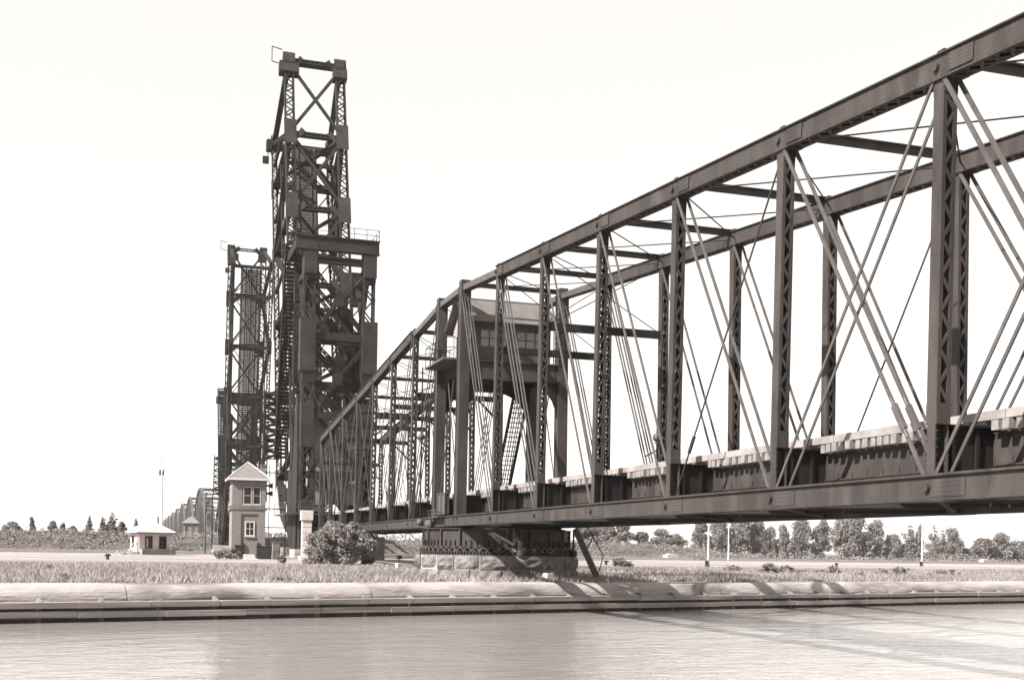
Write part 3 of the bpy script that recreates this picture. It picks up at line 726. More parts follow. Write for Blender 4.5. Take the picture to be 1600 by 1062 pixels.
    for e, sy in ((-1, -1), (1, 1)):
        mb = MB(); mb.box(-1.06, -.62, sy * hy - .6, sy * hy + .6, 25.3, 28.3); obj('leg_cover_plate', mb, STEEL_M, P)
    mb = MB()
    for i in range(7): y = -3.6 + i * 1.2; mb.tube((-1, y, 28.8), (-1, y, 29.8), .025, n=5)
    for z in (29.3, 29.8):
        mb.tube((-1, -3.6, z), (-1, 3.6, z), .025, n=5); mb.tube((-1, -3.6, z), (6.8, -3.6, z), .025, n=5)
    for i in range(6): mb.tube((-1 + i * 1.5, -3.6, 28.8), (-1 + i * 1.5, -3.6, 29.8), .025, n=5)
    obj('handrail', mb, M, P)
    # counterweight
    mb = MB(); mb.prism([(.45, 0, 3.9), (.45, 0, 9.2), (1.4, 0, 12.4), (5.6, 0, 12.4), (5.9, 0, 4.9)], (0, 1, 0), -2.0, 2.0); obj('counterweight', mb, CONC_C, P)
    for sy in (-1, 1):
        mb = MB(); pts = [(0.9, 0, 9.0)]
        for i in range(9): a_ = math.pi * i / 8; pts.append((2.6 - 2.3 * math.cos(a_), 0, 12 + 2.5 * math.sin(a_)))
        pts.append((5.8, 0, 9.0)); mb.prism(pts, (0, 1, 0), sy * 2.1, sy * 2.35); obj('counterweight_cheek', mb, M, P)
        mb = MB(); mb.laced((3.2, sy * 1.8, 12.4), (9.0, sy * 2.2, 24), .7, .7, (0, 1, 0), pitch=.8, lw=.1, t=.04, fl=.12); obj('counterweight_link', mb, M, P)
    # --- the raised leaf
    LEN, D = 53.5, 11.0; ux, uz = .271, .9626
    def Fp(u, y): return Vector((5.5 + ux * u, y, 1.5 + uz * u))
    def Bp(u, y, D_=D): return Vector((5.5 + ux * u + uz * D_, y, 1.5 + uz * u - ux * D_))
    us = [0, 8.9, 17.8, 26.7, 35.6, 44.5, 53.5]; ub = [0, 8.9, 17.8, 26.7, 35.6, 44.5, 50.3]
    nrm = Vector((-uz, 0, ux))
    lf = MB(); fy, by = 2.8, 3.2
    leaf = empty('raised_leaf', (0, 0, 0)); leaf.parent = P
    for sy in (-1, 1):
        for a, b in zip(us[:-1], us[1:]):
            mb = MB(); mb.laced(Fp(a, sy * fy), Fp(b, sy * fy), 1.05, .7, tuple(nrm), pitch=.75, lw=.13, t=.05, fl=.15, double=False); obj('front_chord', mb, M, leaf)
        for a, b in zip(ub[1:-1], ub[2:]):
            mb = MB(); mb.laced(Bp(a, sy * by), Bp(b, sy * by), .6, .6, tuple(nrm), pitch=.7, lw=.1, t=.05, fl=.13); obj('back_chord', mb, M, leaf)
        mb = MB(); pts = [Fp(0, sy * by), Bp(1.5, sy * by, 4), Bp(4.0, sy * by, 8), Bp(8.9, sy * by)]
        for p, q in zip(pts, pts[1:]): mb.bar(p, q, .5, .9, tuple(nrm))
        mb.prism([Fp(-1, 0), Fp(7, 0), Bp(6.5, 0, 2.2), Bp(1.0, 0, 4), Bp(-1, 0, 2.5)], (0, 1, 0), sy * 3.0, sy * 3.35)
        obj('heel_chord', mb, M, leaf)
        mb = MB(); mb.laced(Fp(us[-1], sy * fy), Bp(ub[-1], sy * by), .45, .5, (0, 1, 0), pitch=.5, lw=.08, t=.04, fl=.1); obj('end_post', mb, M, leaf)
        for i in range(1, 6):
            mb = MB(); mb.laced(Fp(us[i], sy * fy), Bp(ub[i], sy * by), .35, .4, (0, 1, 0), pitch=.5, lw=.07, t=.04, fl=.1); obj('leaf_post', mb, M, leaf)
        for i in range(6):
            a, b = (Fp(us[i], sy * fy), Bp(ub[i + 1], sy * by)) if i % 2 else (Bp(max(ub[i], 1), sy * by), Fp(us[i + 1], sy * fy))
            if i == 0: a = Fp(1, sy * fy); b = Bp(8.9, sy * by)
            mb = MB(); mb.laced(a, b, .45, .5, (0, 1, 0), pitch=.55, lw=.08, t=.04, fl=.1); obj('leaf_diagonal', mb, M, leaf)
            if i > 0:   # sub-struts from the middle of the panel
                m_ = (a + b) / 2; c_ = Bp((us[i] + ub[i + 1]) / 2, sy * by); e_ = Fp((us[i] + us[i + 1]) / 2, sy * fy)
                mb = MB(); mb.bar(m_, c_, .3, .3, (0, 1, 0)); obj('sub_strut', mb, M, leaf)
        for i, u in enumerate(us):
            p = Fp(u, sy * fy) + nrm * .42; ax = Vector((ux, 0, uz)); mb = MB()
            h_ = 1.5 if 0 < i < 6 else .8
            mb.prism([p - ax * h_ + Vector((0, -.66, 0)), p - ax * h_ + Vector((0, .66, 0)), p + ax * h_ + Vector((0, .66, 0)), p + ax * h_ + Vector((0, -.66, 0))], tuple(nrm), 0, .06)
            mb.prism([p - ax * .5 - Vector((0, sy * .5, 0)), p - ax * .9 - Vector((0, sy * .6, 0)), p + ax * .2 - Vector((0, sy * 1.7, 0)), p + ax * .7 - Vector((0, sy * 1.2, 0))], tuple(nrm), -.2, -.1)
            obj('chord_gusset', mb, STEEL_M, leaf)
        for u in ub[1:]:
            p = Bp(u, sy * by); ax = Vector((ux, 0, uz)); mb = MB()
            for e in (-.34, .34):
                mb.prism([p - ax * 1.2 + nrm * -.4, p + ax * 1.2 + nrm * -.4, p + ax * .6 + nrm * 1.1, p - ax * .6 + nrm * 1.1], (0, 1, 0), e - .03, e + .03)
            obj('back_gusset', mb, M, leaf)
    for i, u in enumerate(us[1:], 1):
        mb = MB(); mb.laced(Fp(u, -fy), Fp(u, fy), .5, .7 if i == 6 else .42, tuple(nrm), pitch=.5, lw=.08, t=.04, fl=.12); obj('leaf_strut', mb, M, leaf)
    for a, b in zip(us[:-1], us[1:]):
        for e in (-1, 1):
            mb = MB(); mb.bar(Fp(a + .3, -fy * e), Fp(b - .3, fy * e), .3, .26, tuple(nrm), 0, .1 * e); obj('leaf_brace', mb, M, leaf)
    for i in range(1, 6):
        for e in (-1, 1): mb = MB(); mb.laced(Fp(us[i], -fy * e), Bp(us[i], by * e, D - 1.6), .3, .25, (0, 1, 0.01), pitch=.5, lw=.06, t=.03, fl=.08); obj('sway_frame', mb, M, leaf)
        mb = MB(); mb.laced(Bp(us[i], -3, D / 2), Bp(us[i], 3, D / 2), .35, .3, tuple(nrm), pitch=.5, lw=.06, t=.03, fl=.08); obj('mid_strut', mb, M, leaf)
    for sy in (-1, 1):
        for a, b in zip(us[1:-2], us[2:-1]): mb = MB(); mb.laced(Bp(a, sy * 3, D * .52), Bp(b, sy * 3, D * .52), .35, .35, tuple(nrm), pitch=.5, lw=.07, t=.04, fl=.09); obj('mid_chord', mb, M, leaf)
    # floor of the leaf
    Df = D - 1.0
    for u in ub[:-1] + [49.5]:
        mb = MB(); mb.bar(Bp(u, -by, Df + .2), Bp(u, by, Df + .2), .5 if u else .3, 1.1, tuple(nrm)); obj('leaf_floor_beam', mb, M, leaf)
    for y in (-.9, .9, 0):
        mb = MB(); mb.bar(Bp(3, y, Df - .2), Bp(49.3, y, Df - .2), .16, .5, tuple(nrm)); obj('leaf_stringer', mb, M, leaf)
    mb = MB(); u = 3.0
    while u < 49.2: mb.bar(Bp(u, -1.45, Df - .62), Bp(u, 1.45, Df - .62), .3, .24, tuple(nrm)); u += .38
    for y in (-1.2, -.72, .72, 1.2): mb.bar(Bp(3, y, Df - .8), Bp(49.2, y, Df - .8), .1, .14, tuple(nrm))
    for y in (-1.36, -.45, -.24, .24, .45, 1.36): mb.bar(Bp(3, y, Df - .5), Bp(49.2, y, Df - .5), .09, .12, tuple(nrm))
    obj('track_deck', mb, TIE_D, leaf)
    for a, b in zip(ub[:-1], ub[1:]):
        for e in (-1, 1): mb = MB(); mb.bar(Bp(a, by * e, Df + .8), Bp(b, -by * e, Df + .8), .12, .1, tuple(nrm)); obj('floor_lateral', mb, M, leaf)
    for sy, s_ in ((1, 1.0), (-1, .7)):   # lock housings at the tip
        p = Fp(LEN, sy * fy); mb = MB(); ax = Vector((ux, 0, uz))
        mb.bar(p - ax * .6, p + ax * (.75 * s_), 1.25 * s_, 1.2, tuple(nrm)); mb.bar(p - ax * 1.6, p - ax * .4, 2.1 * s_, 1.2, tuple(nrm))
        obj('lock_housing', mb, STEEL_M, leaf)
    p = Fp(LEN, fy) + Vector((0, .7, 0)); mb = MB()
    for z in (-.4, 1.2): mb.bar(p + Vector((0, 0, z)), p + Vector((0, 1.1, z + .2)), .08, .08)
    mb.bar(p + Vector((0, 1.1, -.2)), p + Vector((0, 1.1, 1.4)), .08, .08); obj('tip_rail', mb, M, leaf)
    p = Bp(50.3, by); mb = MB(); mb.box(p.x - .6, p.x + .6, p.y - .2, p.y + .9, p.z - .8, p.z + .4); mb.tube((p.x, p.y + .7, p.z - 2), (p.x, p.y + .7, p.z + .2), .05, n=5); mb.box(p.x - .2, p.x + .2, p.y + .6, p.y + 1.3, p.z - 2.3, p.z - 1.5); obj('tip_lamp_box', mb, M, leaf)
    # operating strut with rack rungs beside the tower
    mb = MB(); a, b = Vector((5.8, 3.7, 29.5)), Vector((13.0, 3.7, 9))
    d = (b - a).normalized()
    for y in (-.6, .6): mb.bar(a + Vector((0, y, 0)), b + Vector((0, y, 0)), .16, .5, (1, 0, 0))
    L = (b - a).length; i = 0
    while i < L: p = a + d * i; mb.bar(p - Vector((0, .55, 0)), p + Vector((0, .55, 0)), .24, .16, (1, 0, 0)); i += .4
    obj('operating_rack', mb, M, P)
    # walkway, stair column and machinery low down
    mb = MB(); mb.box(2, 9, 3.5, 4.7, 2.9, 3.0); mb.box(-1.5, 2.0, 1.0, 4.7, 2.9, 3.0)
    for x in (-1.5, -.3, .9, 2, 4, 6, 8.9): mb.tube((x, 4.65, 3), (x, 4.65, 4.1), .03, n=5)
    for y in (1, 2.2, 3.4): mb.tube((-1.5, y, 3), (-1.5, y, 4.1), .03, n=5)
    for z in (3.55, 4.1): mb.tube((-1.5, 4.65, z), (9, 4.65, z), .03, n=5); mb.tube((-1.5, 1, z), (-1.5, 4.65, z), .03, n=5)
    obj('walkway', mb, STEEL_G, P)
    mb = MB(); mb.laced((14.5, 4.5, 9.0), (14.9, 4.5, 16.2), 1.6, 1.0, (1, 0, 0), pitch=.55, lw=.2, t=.04, fl=.1, open4=True)
    for i in range(20): mb.box(14.2, 15.2, 3.75, 5.25, 9 + i * .35, 9.05 + i * .35)
    mb.tube((14, 5.4, -1), (14.5, 5.4, 9), .08, n=6); mb.tube((16, 5.4, -1), (15, 5.4, 9), .08, n=6)
    for i in range(7): mb.bar((14 + i * .06, 5.4, i * 1.3), (16 - i * .12, 5.4, i * 1.3), .08, .08)
    obj('stair_column', mb, M, P)
    mb = MB(); mb.box(.5, 4.5, -2.2, 2.2, -.9, 1.6); mb.tube((2.5, -2.6, 2.4), (2.5, 2.6, 2.4), .9, n=16); mb.tube((2.5, 2.6, 2.4), (2.5, 2.9, 2.4), 1.3, n=20); mb.tube((4.6, -3.5, 1.5), (6.4, 3.5, 1.5), .35, n=12); obj('machinery', mb, M, P)
    mb = MB(); mb.box(4.2, 6.8, -3.6, 3.6, .4, 2.2); obj('trunnion_bearing', mb, M, P)
    return root
B1 = bascule()
B2 = copy_tree(B1); B2.location = axis_pt(222.5); B2.rotation_euler = (0, 0, TH - math.pi / 2)
B2['label'] = 'farther, smaller bascule bridge with raised leaf, rising behind the brick tower'
B2.scale = (1, -1, .955)
lf2 = [c for c in B2.children if c.name.startswith('raised_leaf')][0]; ra = math.radians(-8)
for c in lf2.children:
    if c.name.startswith('track_deck'): c.scale = (1, 1.22, 1)
    if c.name.startswith('lock_housing'): c.scale = (1, .9, .992)
lf2.rotation_euler = (0, ra, 0); lf2.location = (5.5 - (5.5 * math.cos(ra) + 1.5 * math.sin(ra)), 0, 1.5 - (-5.5 * math.sin(ra) + 1.5 * math.cos(ra)))
B1['group'] = B2['group'] = 'open bascule bridges facing each other'

def stone_box(name, c, dims, rz, label, cat='bridge pier', rows=3, mat_=STONE, parent=None):
    root = empty(name, c, rz, label=label, cat=cat)
    rr = random.Random(int(abs(c.x * 10)) + 5); sx, sy, sz = dims
    mb = MB(); mb.box(-sx / 2 + .04, sx / 2 - .04, -sy / 2 + .04, sy / 2 - .04, -.6, sz - .02); obj('pier_core', mb, mat_, root)
    for r_ in range(rows):
        z0, z1 = sz * r_ / rows + .01, sz * (r_ + 1) / rows - .01
        if r_ == 0: z0 = -.5
        for face in range(4):
            L = sx if face % 2 == 0 else sy; x = -L / 2
            while x < L / 2 - .05:
                b = min(L / 2, x + rr.uniform(.7, 1.3)); b = L / 2 if L / 2 - b < .3 else b
                mb = MB(); t = rr.uniform(.02, .07); q = (sy if face % 2 == 0 else sx) / 2
                if face == 0: mb.box(x + .01, b - .01, -q - t, -q + .05, z0, z1)
                elif face == 2: mb.box(x + .01, b - .01, q - .05, q + t, z0, z1)
                elif face == 1: mb.box(q - .05, q + t, x + .01, b - .01, z0, z1)
                else: mb.box(-q - t, -q + .05, x + .01, b - .01, z0, z1)
                obj('stone_block', mb, mat_, root, bevel=.03); x = b
    return root
def pier_at(Y, lat, dims, label, off=0, **k):
    c = axis_pt(Y, 0); u = Vector((-math.sin(TH), math.cos(TH), 0)); n = Vector((-math.cos(TH), -math.sin(TH), 0))
    c = c + u * off + n * lat; l, d = ld(c); c.z = k.pop('z', -1.3); return stone_box('stone_pier', c, dims, TH + math.pi / 2, label, **k)
pier_at(112, 2.9, (3.4, 2.0, .9), 'low pale stone footing under the near bascule tower, left of the white pillar', off=.4, rows=2, mat_=STONE_L, z=-1.25)
pier_at(112, -2.9, (3.4, 2.0, .9), 'low pale stone footing under the far leg of the near bascule tower', off=.4, rows=2, mat_=STONE_L, z=-1.25)
pier_at(119, 0, (5, 8.5, 1.1), 'broad stone pier under the heel of the near bascule leaf', rows=2, z=-1.3)
pier_at(214, 0, (6, 10, 1.7), 'pale block pier under the farther bascule leaf, left of the brick tower', rows=3, mat_=STONE_L, z=-1.9)
pier_at(105.5, 0, (2.2, 6.4, 2.2), 'stone rest pier under the left end of the swing bridge', rows=3, z=-1.3)
# pillar beside the swing bridge end
p = at(478, 870, 95); root = empty('white_pillar', (p.x, p.y, -1.2), TH, label='tall sunlit white masonry pillar with projecting cap behind the big bush', cat='pillar')
root.scale = (.8, .8, 1)
mb = MB(); mb.box(-.45, .45, -.45, .35, -.4, 3.2)
for i in range(7): mb.box(-.48, .48, -.48, .38, -.35 + i * .5, .1 + i * .5 - .03)
obj('shaft', mb, CONC_W, root, bevel=.03); mb = MB(); mb.box(-.6, .6, -.6, .5, 3.2, 4.0); obj('cap', mb, CONC_W, root, bevel=.04); mb = MB(); mb.box(-.7, .7, -1.0, .6, -.4, .35); obj('base', mb, CONC_W, root, bevel=.04)

# ------------------------------------------------------------------ far truss spans
def truss_span():
    root = empty('truss_span', (0, 0, 0), TH + math.pi / 2); L = 62.5; n = 9; h = 13.5; M = STEEL_F; pn = L / n
    H = [0, 6.6, 9.7, 11.7, 12.4, 12.4, 11.7, 9.7, 6.6, 0]
    for sy in (-1, 1):
        y = sy * 2.9
        T = [Vector((i * pn, y, 1.4 + H[i])) for i in range(n + 1)]; B = [Vector((i * pn, y, 1.4)) for i in range(n + 1)]
        mb = MB()
        for i in range(1, n - 1): mb.bar(T[i], T[i + 1], .55, .6)
        obj('top_chord', mb, M, root)
        for i, j in ((0, 1), (n, n - 1)): mb = MB(); mb.bar(B[i], T[j], .6, .65); obj('end_post', mb, M, root)
        mb = MB(); mb.bar(B[0], B[n], .4, .55); obj('bottom_chord', mb, M, root)
        for i in range(1, n): mb = MB(); mb.bar(B[i], T[i], .3, .35, (1, 0, 0)); obj('post', mb, M, root)
        for i in range(1, n - 1):
            a, b = (T[i], B[i + 1]) if i < n / 2 else (B[i], T[i + 1]); mb = MB(); mb.bar(a, b, .12, .28); obj('diagonal', mb, M, root)
            a, b = (T[i + 1], B[i]); mb = MB(); mb.bar(a, b, .08, .16); obj('counter_brace', mb, M, root)
    for i in range(1, n):
        mb = MB(); mb.bar((i * pn, -2.9, 1.4 + H[i]), (i * pn, 2.9, 1.4 + H[i]), .3, .3)
        mb.bar((i * pn, -2.9, 1.4 + H[i] - 2.2), (i * pn, 2.9, 1.4 + H[i] - 2.2), .2, .2)
        mb.bar((i * pn, -2.9, 1.4 + H[i] - 2.2), (i * pn, 0, 1.4 + H[i]), .15, .15); mb.bar((i * pn, 2.9, 1.4 + H[i] - 2.2), (i * pn, 0, 1.4 + H[i]), .15, .15)
        obj('portal_strut', mb, M, root)
    mb = MB(); mb.box(0, L, -2.9, 2.9, 1.5, 2.5); obj('deck', mb, M, root)
    return root
ords = ['nearest and largest', 'second nearest', 'third nearest', 'fourth nearest', 'fifth nearest', 'sixth nearest', 'seventh nearest', 'farthest and smallest']
ts = truss_span()
for i in range(8):
    o = ts if i == 0 else copy_tree(ts)
    o.location = axis_pt(272 + 60 * i, 0)
    tag(o, '%s humped truss span in the row of fixed spans behind the farther bascule' % ords[i], 'truss span', 'humped truss spans receding over the river')
    if i:
        c = axis_pt(272 + 60 * i - 1, -2.2); r_ = empty('stone_pier', c, TH + math.pi / 2, label='stone pier under the near end of the %s humped truss span' % ords[i], cat='bridge pier', group='piers of the humped truss spans')
        mb = MB(); mb.hexa([(-1.2, -4, -1), (1.2, -4, -1), (1.2, 4, -1), (-1.2, 4, -1)], [(-.9, -3.6, 3.3), (.9, -3.6, 3.3), (.9, 3.6, 3.3), (-.9, 3.6, 3.3)]); obj('pier_shaft', mb, STONE, r_)
        mb = MB(); mb.box(-1.1, 1.1, -3.8, 3.8, 3.3, 3.6); obj('pier_cap', mb, STONE_L, r_)

# ------------------------------------------------------------------ brick tower
def window(parent, face, u0, u1, z0, z1, q, cols=2, rows=2, frame=TRIM, fw=.07, sill=True):
    """window on a wall face: face 'f' = -y side (front), 'l' = -x side; q = wall plane coordinate"""
    def bx(mb, a, b, c, d, e0, e1):
        if face == 'f': mb.box(a, b, q - e1, q - e0, c, d)
        else: mb.box(q - e1, q - e0, a, b, c, d)
    mb = MB(); bx(mb, u0, u1, z0, z1, .0, .012); wn = obj('window', mb, GLASS, parent)
    mb = MB()
    for a, b, c, d in ((u0 - fw, u0, z0 - fw, z1 + fw), (u1, u1 + fw, z0 - fw, z1 + fw), (u0, u1, z1, z1 + fw), (u0, u1, z0 - fw, z0)): bx(mb, a, b, c, d, -.02, .06)
    for i in range(1, cols): u = u0 + (u1 - u0) * i / cols; bx(mb, u - .02, u + .02, z0, z1, .012, .035)
    for i in range(1, rows): z = z0 + (z1 - z0) * i / rows; bx(mb, u0, u1, z - .02, z + .02, .012, .04)
    obj('frame', mb, frame, wn)
    if sill: mb = MB(); bx(mb, u0 - fw - .06, u1 + fw + .06, z0 - fw - .09, z0 - fw - .003, 0, .11); obj('sill', mb, TRIM, wn)
def hip_roof(parent, x0, x1, y0, y1, z, h, ov, m, ridge=0.0, name='roof', th=.1):
    x0 -= ov; x1 += ov; y0 -= ov; y1 += ov; cx, cy = (x0 + x1) / 2, (y0 + y1) / 2
    mb = MB(); mb.add([(x0, y0, z), (x1, y0, z), (x1, y1, z), (x0, y1, z), (x0, y0, z + th), (x1, y0, z + th), (x1, y1, z + th), (x0, y1, z + th), (cx - ridge, cy, z + h), (cx + ridge, cy, z + h)],
                      [(3, 2, 1, 0), (0, 1, 5, 4), (1, 2, 6, 5), (2, 3, 7, 6), (3, 0, 4, 7), (4, 5, 9, 8), (5, 6, 9), (6, 7, 8, 9), (7, 4, 8)])
    return obj(name, mb, m, parent)
def brick_tower():
    p = at(377.5, 873, 99); W = 2.75; H = 6.6
    root = empty('brick_tower', (p.x, p.y + 1.8, -1.2), TH, label='two storey brick operator tower with pyramid roof below the raised bascule leaves', cat='tower')
    h = W / 2; mb = MB()
    mb.box(-h, h, -h, h, -.3, H)
    # raised surround around the recessed centre panel, piers at the corners
    t = .1
    for a, b, c, d in ((-h, -.62, 0, 4.05), (.8, h, 0, 4.05), (-.62, .8, 3.75, 4.05)): mb.box(a, b, -h - t, -h + .002, c, d)
    mb.box(-h, h, -h - t, -h, 4.3, 4.4)
    for a, b in ((-h, -.56), (h - .36, h)): mb.box(a, b, -h - t * .8, -h + .001, 4.42, H)
    mb.box(-.56, h - .36, -h - t * .8, -h + .001, 6.15, H)
    wl = obj('wall', mb, BRICK, root)
    mb = MB(); mb.box(-h - .14, h + .14, -h - .14, h + .14, 4.08, 4.3); mb.box(-h - .1, h + .1, -h - .1, h + .1, H - .1, H + .03); mb.box(-h - .08, h + .08, -h - .13, h + .08, -.3, .25); obj('string_course', mb, STONE, root)
    window(root, 'f', -.4, .16, 4.62, 5.98, -h - .005, 1, 2); window(root, 'f', .38, .9, 4.62, 5.98, -h - .005, 1, 2)
    window(root, 'f', -.2, .42, 2.0, 3.05, -h - .005, 2, 2, WHITE, .09)
    window(root, 'l', -.8, -.2, 4.62, 6.0, -h - .005, 1, 2); window(root, 'l', .2, .8, 4.62, 6.0, -h - .005, 1, 2)
    for a in (-.62, .72): mb = MB(); mb.box(a, a + .24, -h - .16, -h - .0, .75, 1.35); obj('wall_lamp', mb, IRON, root)
    rf = hip_roof(root, -h, h, -h, h, H + .03, 1.55, .37, ROOF)
    mb = MB(); mb.box(-h - .39, h + .39, -h - .39, -h - .34, H - .03, H + .14); mb.box(-h - .39, -h - .34, -h - .34, h + .39, H - .03, H + .14)
    for a, b in (((-h - .38, -h - .38, H + .14), (0, 0, H + 1.6)), ((h + .38, -h - .38, H + .14), (0, 0, H + 1.6))): mb.bar(a, b, .07, .06)
    obj('gutter', mb, WHITE, root)
    mb = MB(); mb.box(h - .25, h + .15, .5, .95, 5, H + 1.35); mb.box(h - .3, h + .2, .45, 1.0, H + 1.35, H + 1.45); obj('chimney', mb, BRICK, rf)
    for z in (6.2, 5.55): mb = MB(); mb.tube((h + .02, -.8, z), (h + .3, -.8, z), .06, .1, n=10); mb.tube((h + .3, -.8, z), (h + .62, -.8, z), .1, .26, n=12); obj('warning_horn', mb, IRON, root)
    mb = MB()
    for z in (7.4, 4.3, 2.7): mb.bar((h, .6, z), (h + 1.9, .6, z), .06, .08)
    mb.bar((h + 1.9, .6, 0), (h + 1.9, .6, 9.5), .07, .07); mb.bar((h + .5, .6, 0), (h + .5, .6, 8), .06, .06); obj('service_frame', mb, IRON, root)
brick_tower()
# things at the foot of the brick tower
def cabinet(px, py, Y, w_, d_, h_, label, m=IRON, name='equipment_cabinet'):
    p = at(px, py, Y); root = empty(name, (p.x, p.y, -1.16), TH, label=label, cat='cabinet')
    mb = MB(); mb.box(-w_ / 2, w_ / 2, -d_ / 2, d_ / 2, 0, h_); obj('body', mb, m, root, bevel=.02)
    mb = MB(); mb.box(-w_ / 2 - .04, w_ / 2 + .04, -d_ / 2 - .04, d_ / 2 + .04, h_, h_ + .06); obj('lid', mb, m, root)
    mb = MB(); mb.box(-w_ / 2 + .06, w_ / 2 - .06, -d_ / 2 - .02, -d_ / 2, .08, h_ - .06); mb.box(w_ / 2 - .2, w_ / 2 - .15, -d_ / 2 - .05, -d_ / 2 - .02, h_ * .45, h_ * .6); obj('door', mb, m, root)
cabinet(374, 870, 95.5, .75, .6, 1.05, 'black iron cabinet at the left foot of the brick tower')
cabinet(412, 872, 95.5, 1.15, .7, 1.0, 'wide black iron cabinet at the right foot of the brick tower')
cabinet(431, 870, 97, .6, .6, 1.35, 'grey upright cabinet between the black cabinet and the stone footing', STONE)
p = at(391, 872, 93); mb = MB(); mb.box(-.5, .5, -2.2, 1.6, -.05, .07); mb.box(-.42, .42, .2, 1.6, .07, .22); mb.box(-.42, .42, .9, 1.6, .22, .38)
o = obj('entry_steps', mb, CONC_W, bevel=.015); o.location = (p.x, p.y, -1.16); o.rotation_euler = (0, 0, TH); tag(o, 'pale concrete steps and path between the two black cabinets', 'steps')

# ------------------------------------------------------------------ white hut
def hut():
    p = at(228, 866, 108); root = empty('white_hut', (p.x - .1, p.y + 1.6, -1.1), CANAL_RZ, label='small white hut with bright hipped roof and stovepipe left of the brick tower', cat='hut')
    a, b = 1.4, 1.25; H = 2.0
    mb = MB(); mb.box(-a, a, -b, b, .25, H)
    for x in (-a, a):
        for y in (-b, b): mb.box(x - .05, x + .05, y - .05, y + .05, .25, H)
    for i in range(11): z = .3 + i * .155; mb.box(-a - .008, a + .008, -b - .008, b + .008, z, z + .02)
    obj('wall', mb, WHITE, root)
    rf = hip_roof(root, -a, a, -b, b, H, 1.05, .42, WROOF, .35)
    mb = MB(); mb.tube((.62, -.2, H + .5), (.62, -.2, H + 1.45), .07, n=10); mb.tube((.62, -.2, H + 1.45), (.62, -.2, H + 1.5), .1, n=10); obj('stovepipe', mb, IRON, rf)
    mb = MB(); mb.box(-a - .44, a + .44, -b - .44, -b - .41, H - .05, H + .01); mb.box(-a - .44, -a - .41, -b - .41, b + .44, H - .05, H + .01); obj('fascia', mb, IRON, rf)
    window(root, 'f', -.85, -.3, .62, 1.65, -b - .01, 2, 2, POLE, .07); window(root, 'f', .45, 1.0, .62, 1.65, -b - .01, 2, 2, POLE, .07)
    window(root, 'l', .35, .8, .7, 1.65, -a - .01, 1, 2, POLE, .05)
    mb = MB(); mb.box(-.78, -.62, -b - .035, -b - .025, .7, 1.5); obj('curtain', mb, TRIM, root)
    mb = MB(); mb.box(-a - .0, a + .35, -b - .75, -b, .46, .54)
    obj('porch_deck', mb, TIMB, root)
    mb = MB()
    for i in range(5): mb.box(-a + .1, a + .25, -b - .7, -b - .66, -.1 + i * .11, -.01 + i * .11)
    mb.box(-a, -a + .1, -b - .72, -b, -.1, .46); mb.box(a + .2, a + .3, -b - .72, -b, -.1, .46); obj('porch_skirt', mb, TIMB, root)
    mb = MB(); mb.box(-a, a, -b, b, -.3, .25); obj('foundation', mb, STONE, root)
    # boards leaning on the left wall
    for i, (y, w_, l_) in enumerate(((-.9, .22, 1.7), (-.55, .3, 1.35), (.3, .14, 1.2))):
        o = MB(); o.bar((-a - .55 - .1 * i, y - .15, .02), (-a - .03, y, l_ - .1), .05, w_, (0, 1, 0))
        m_ = obj('leaning_board', o, TRIM if i != 1 else TIMB); m_.location = root.location; m_.rotation_euler = root.rotation_euler
        tag(m_, ('long pale board leaning on the left wall of the white hut', 'wider grey board leaning beside the pale one on the hut', 'short pale board leaning farthest back on the hut wall')[i], 'board', 'boards leaning on the white hut')
    rr = random.Random(4); mb = MB()
    for i in range(26):
        c = Vector((-a - 1.0 + rr.uniform(-.9, .7), -b + rr.uniform(-.5, .9), rr.uniform(-.02, .25))); d = Vector((rr.uniform(-1, 1), rr.uniform(-1, 1), rr.uniform(-.1, .5))).normalized() * rr.uniform(.2, .6); mb.bar(c - d, c + d, .07, .05)
    o = obj('lumber_pile', mb, TRIM); o.location = root.location; o.rotation_euler = root.rotation_euler; tag(o, 'low heap of scrap lumber lying left of the white hut', 'lumber pile')
hut()

def small_house():
    p = at(299, 827, 268); root = empty('brick_house', (p.x, p.y, 1.6), TH - .15, label='small brick house with hipped roof on the bank in front of the truss spans', cat='house')
    mb = MB(); mb.box(-1.6, 1.6, -1.5, 1.5, 0, 2.9); obj('wall', mb, BRICK, root); hip_roof(root, -1.6, 1.6, -1.5, 1.5, 2.9, 1.6, .4, ROOF, .3)
    window(root, 'f', -1.2, -.7, 1.1, 2.3, -1.51, 1, 2, BRICK); mb = MB(); mb.box(.2, .9, -1.54, -1.5, 0, 2.2); obj('door', mb, CAB, root)
    mb = MB(); mb.box(-1.7, 1.7, -1.6, 1.6, -2.0, 0); obj('foundation', mb, STONE, root)
small_house()

# ------------------------------------------------------------------ poles and small furniture
def ground_z(p): l, d = ld(p); return gz(l, d)
def light_mast():
    p = at(252.5, 830, 206); z = ground_z(p); top = at(252.5, 722, 206).z
    root = empty('lamp_mast', (p.x, p.y, z), 0, label='tall slender pale lamp mast with twin hanging lamps behind the white hut', cat='lamp mast'); H = top - z
    mb = MB(); mb.tube((0, 0, -.3), (0, 0, H), .16, .09, n=10); obj('pole', mb, TRIM, root)
    mb = MB(); pts = [(-.45, 0, H - 1.4), (-.45, 0, H + .1), (-.3, 0, H + .5), (0, 0, H + .55), (.08, 0, H + .1)]
    for a, b in zip(pts, pts[1:]): mb.tube(a, b, .035, n=6)
    obj('hanger', mb, POLE, root)
    for x in (-.45, .1): mb = MB(); mb.tube((x, 0, H - 2.0), (x, 0, H - 1.3), .2, .12, n=10); mb.ball((x, 0, H - 2.1), .18, 10, 6); obj('lamp', mb, IRON, root)
light_mast()
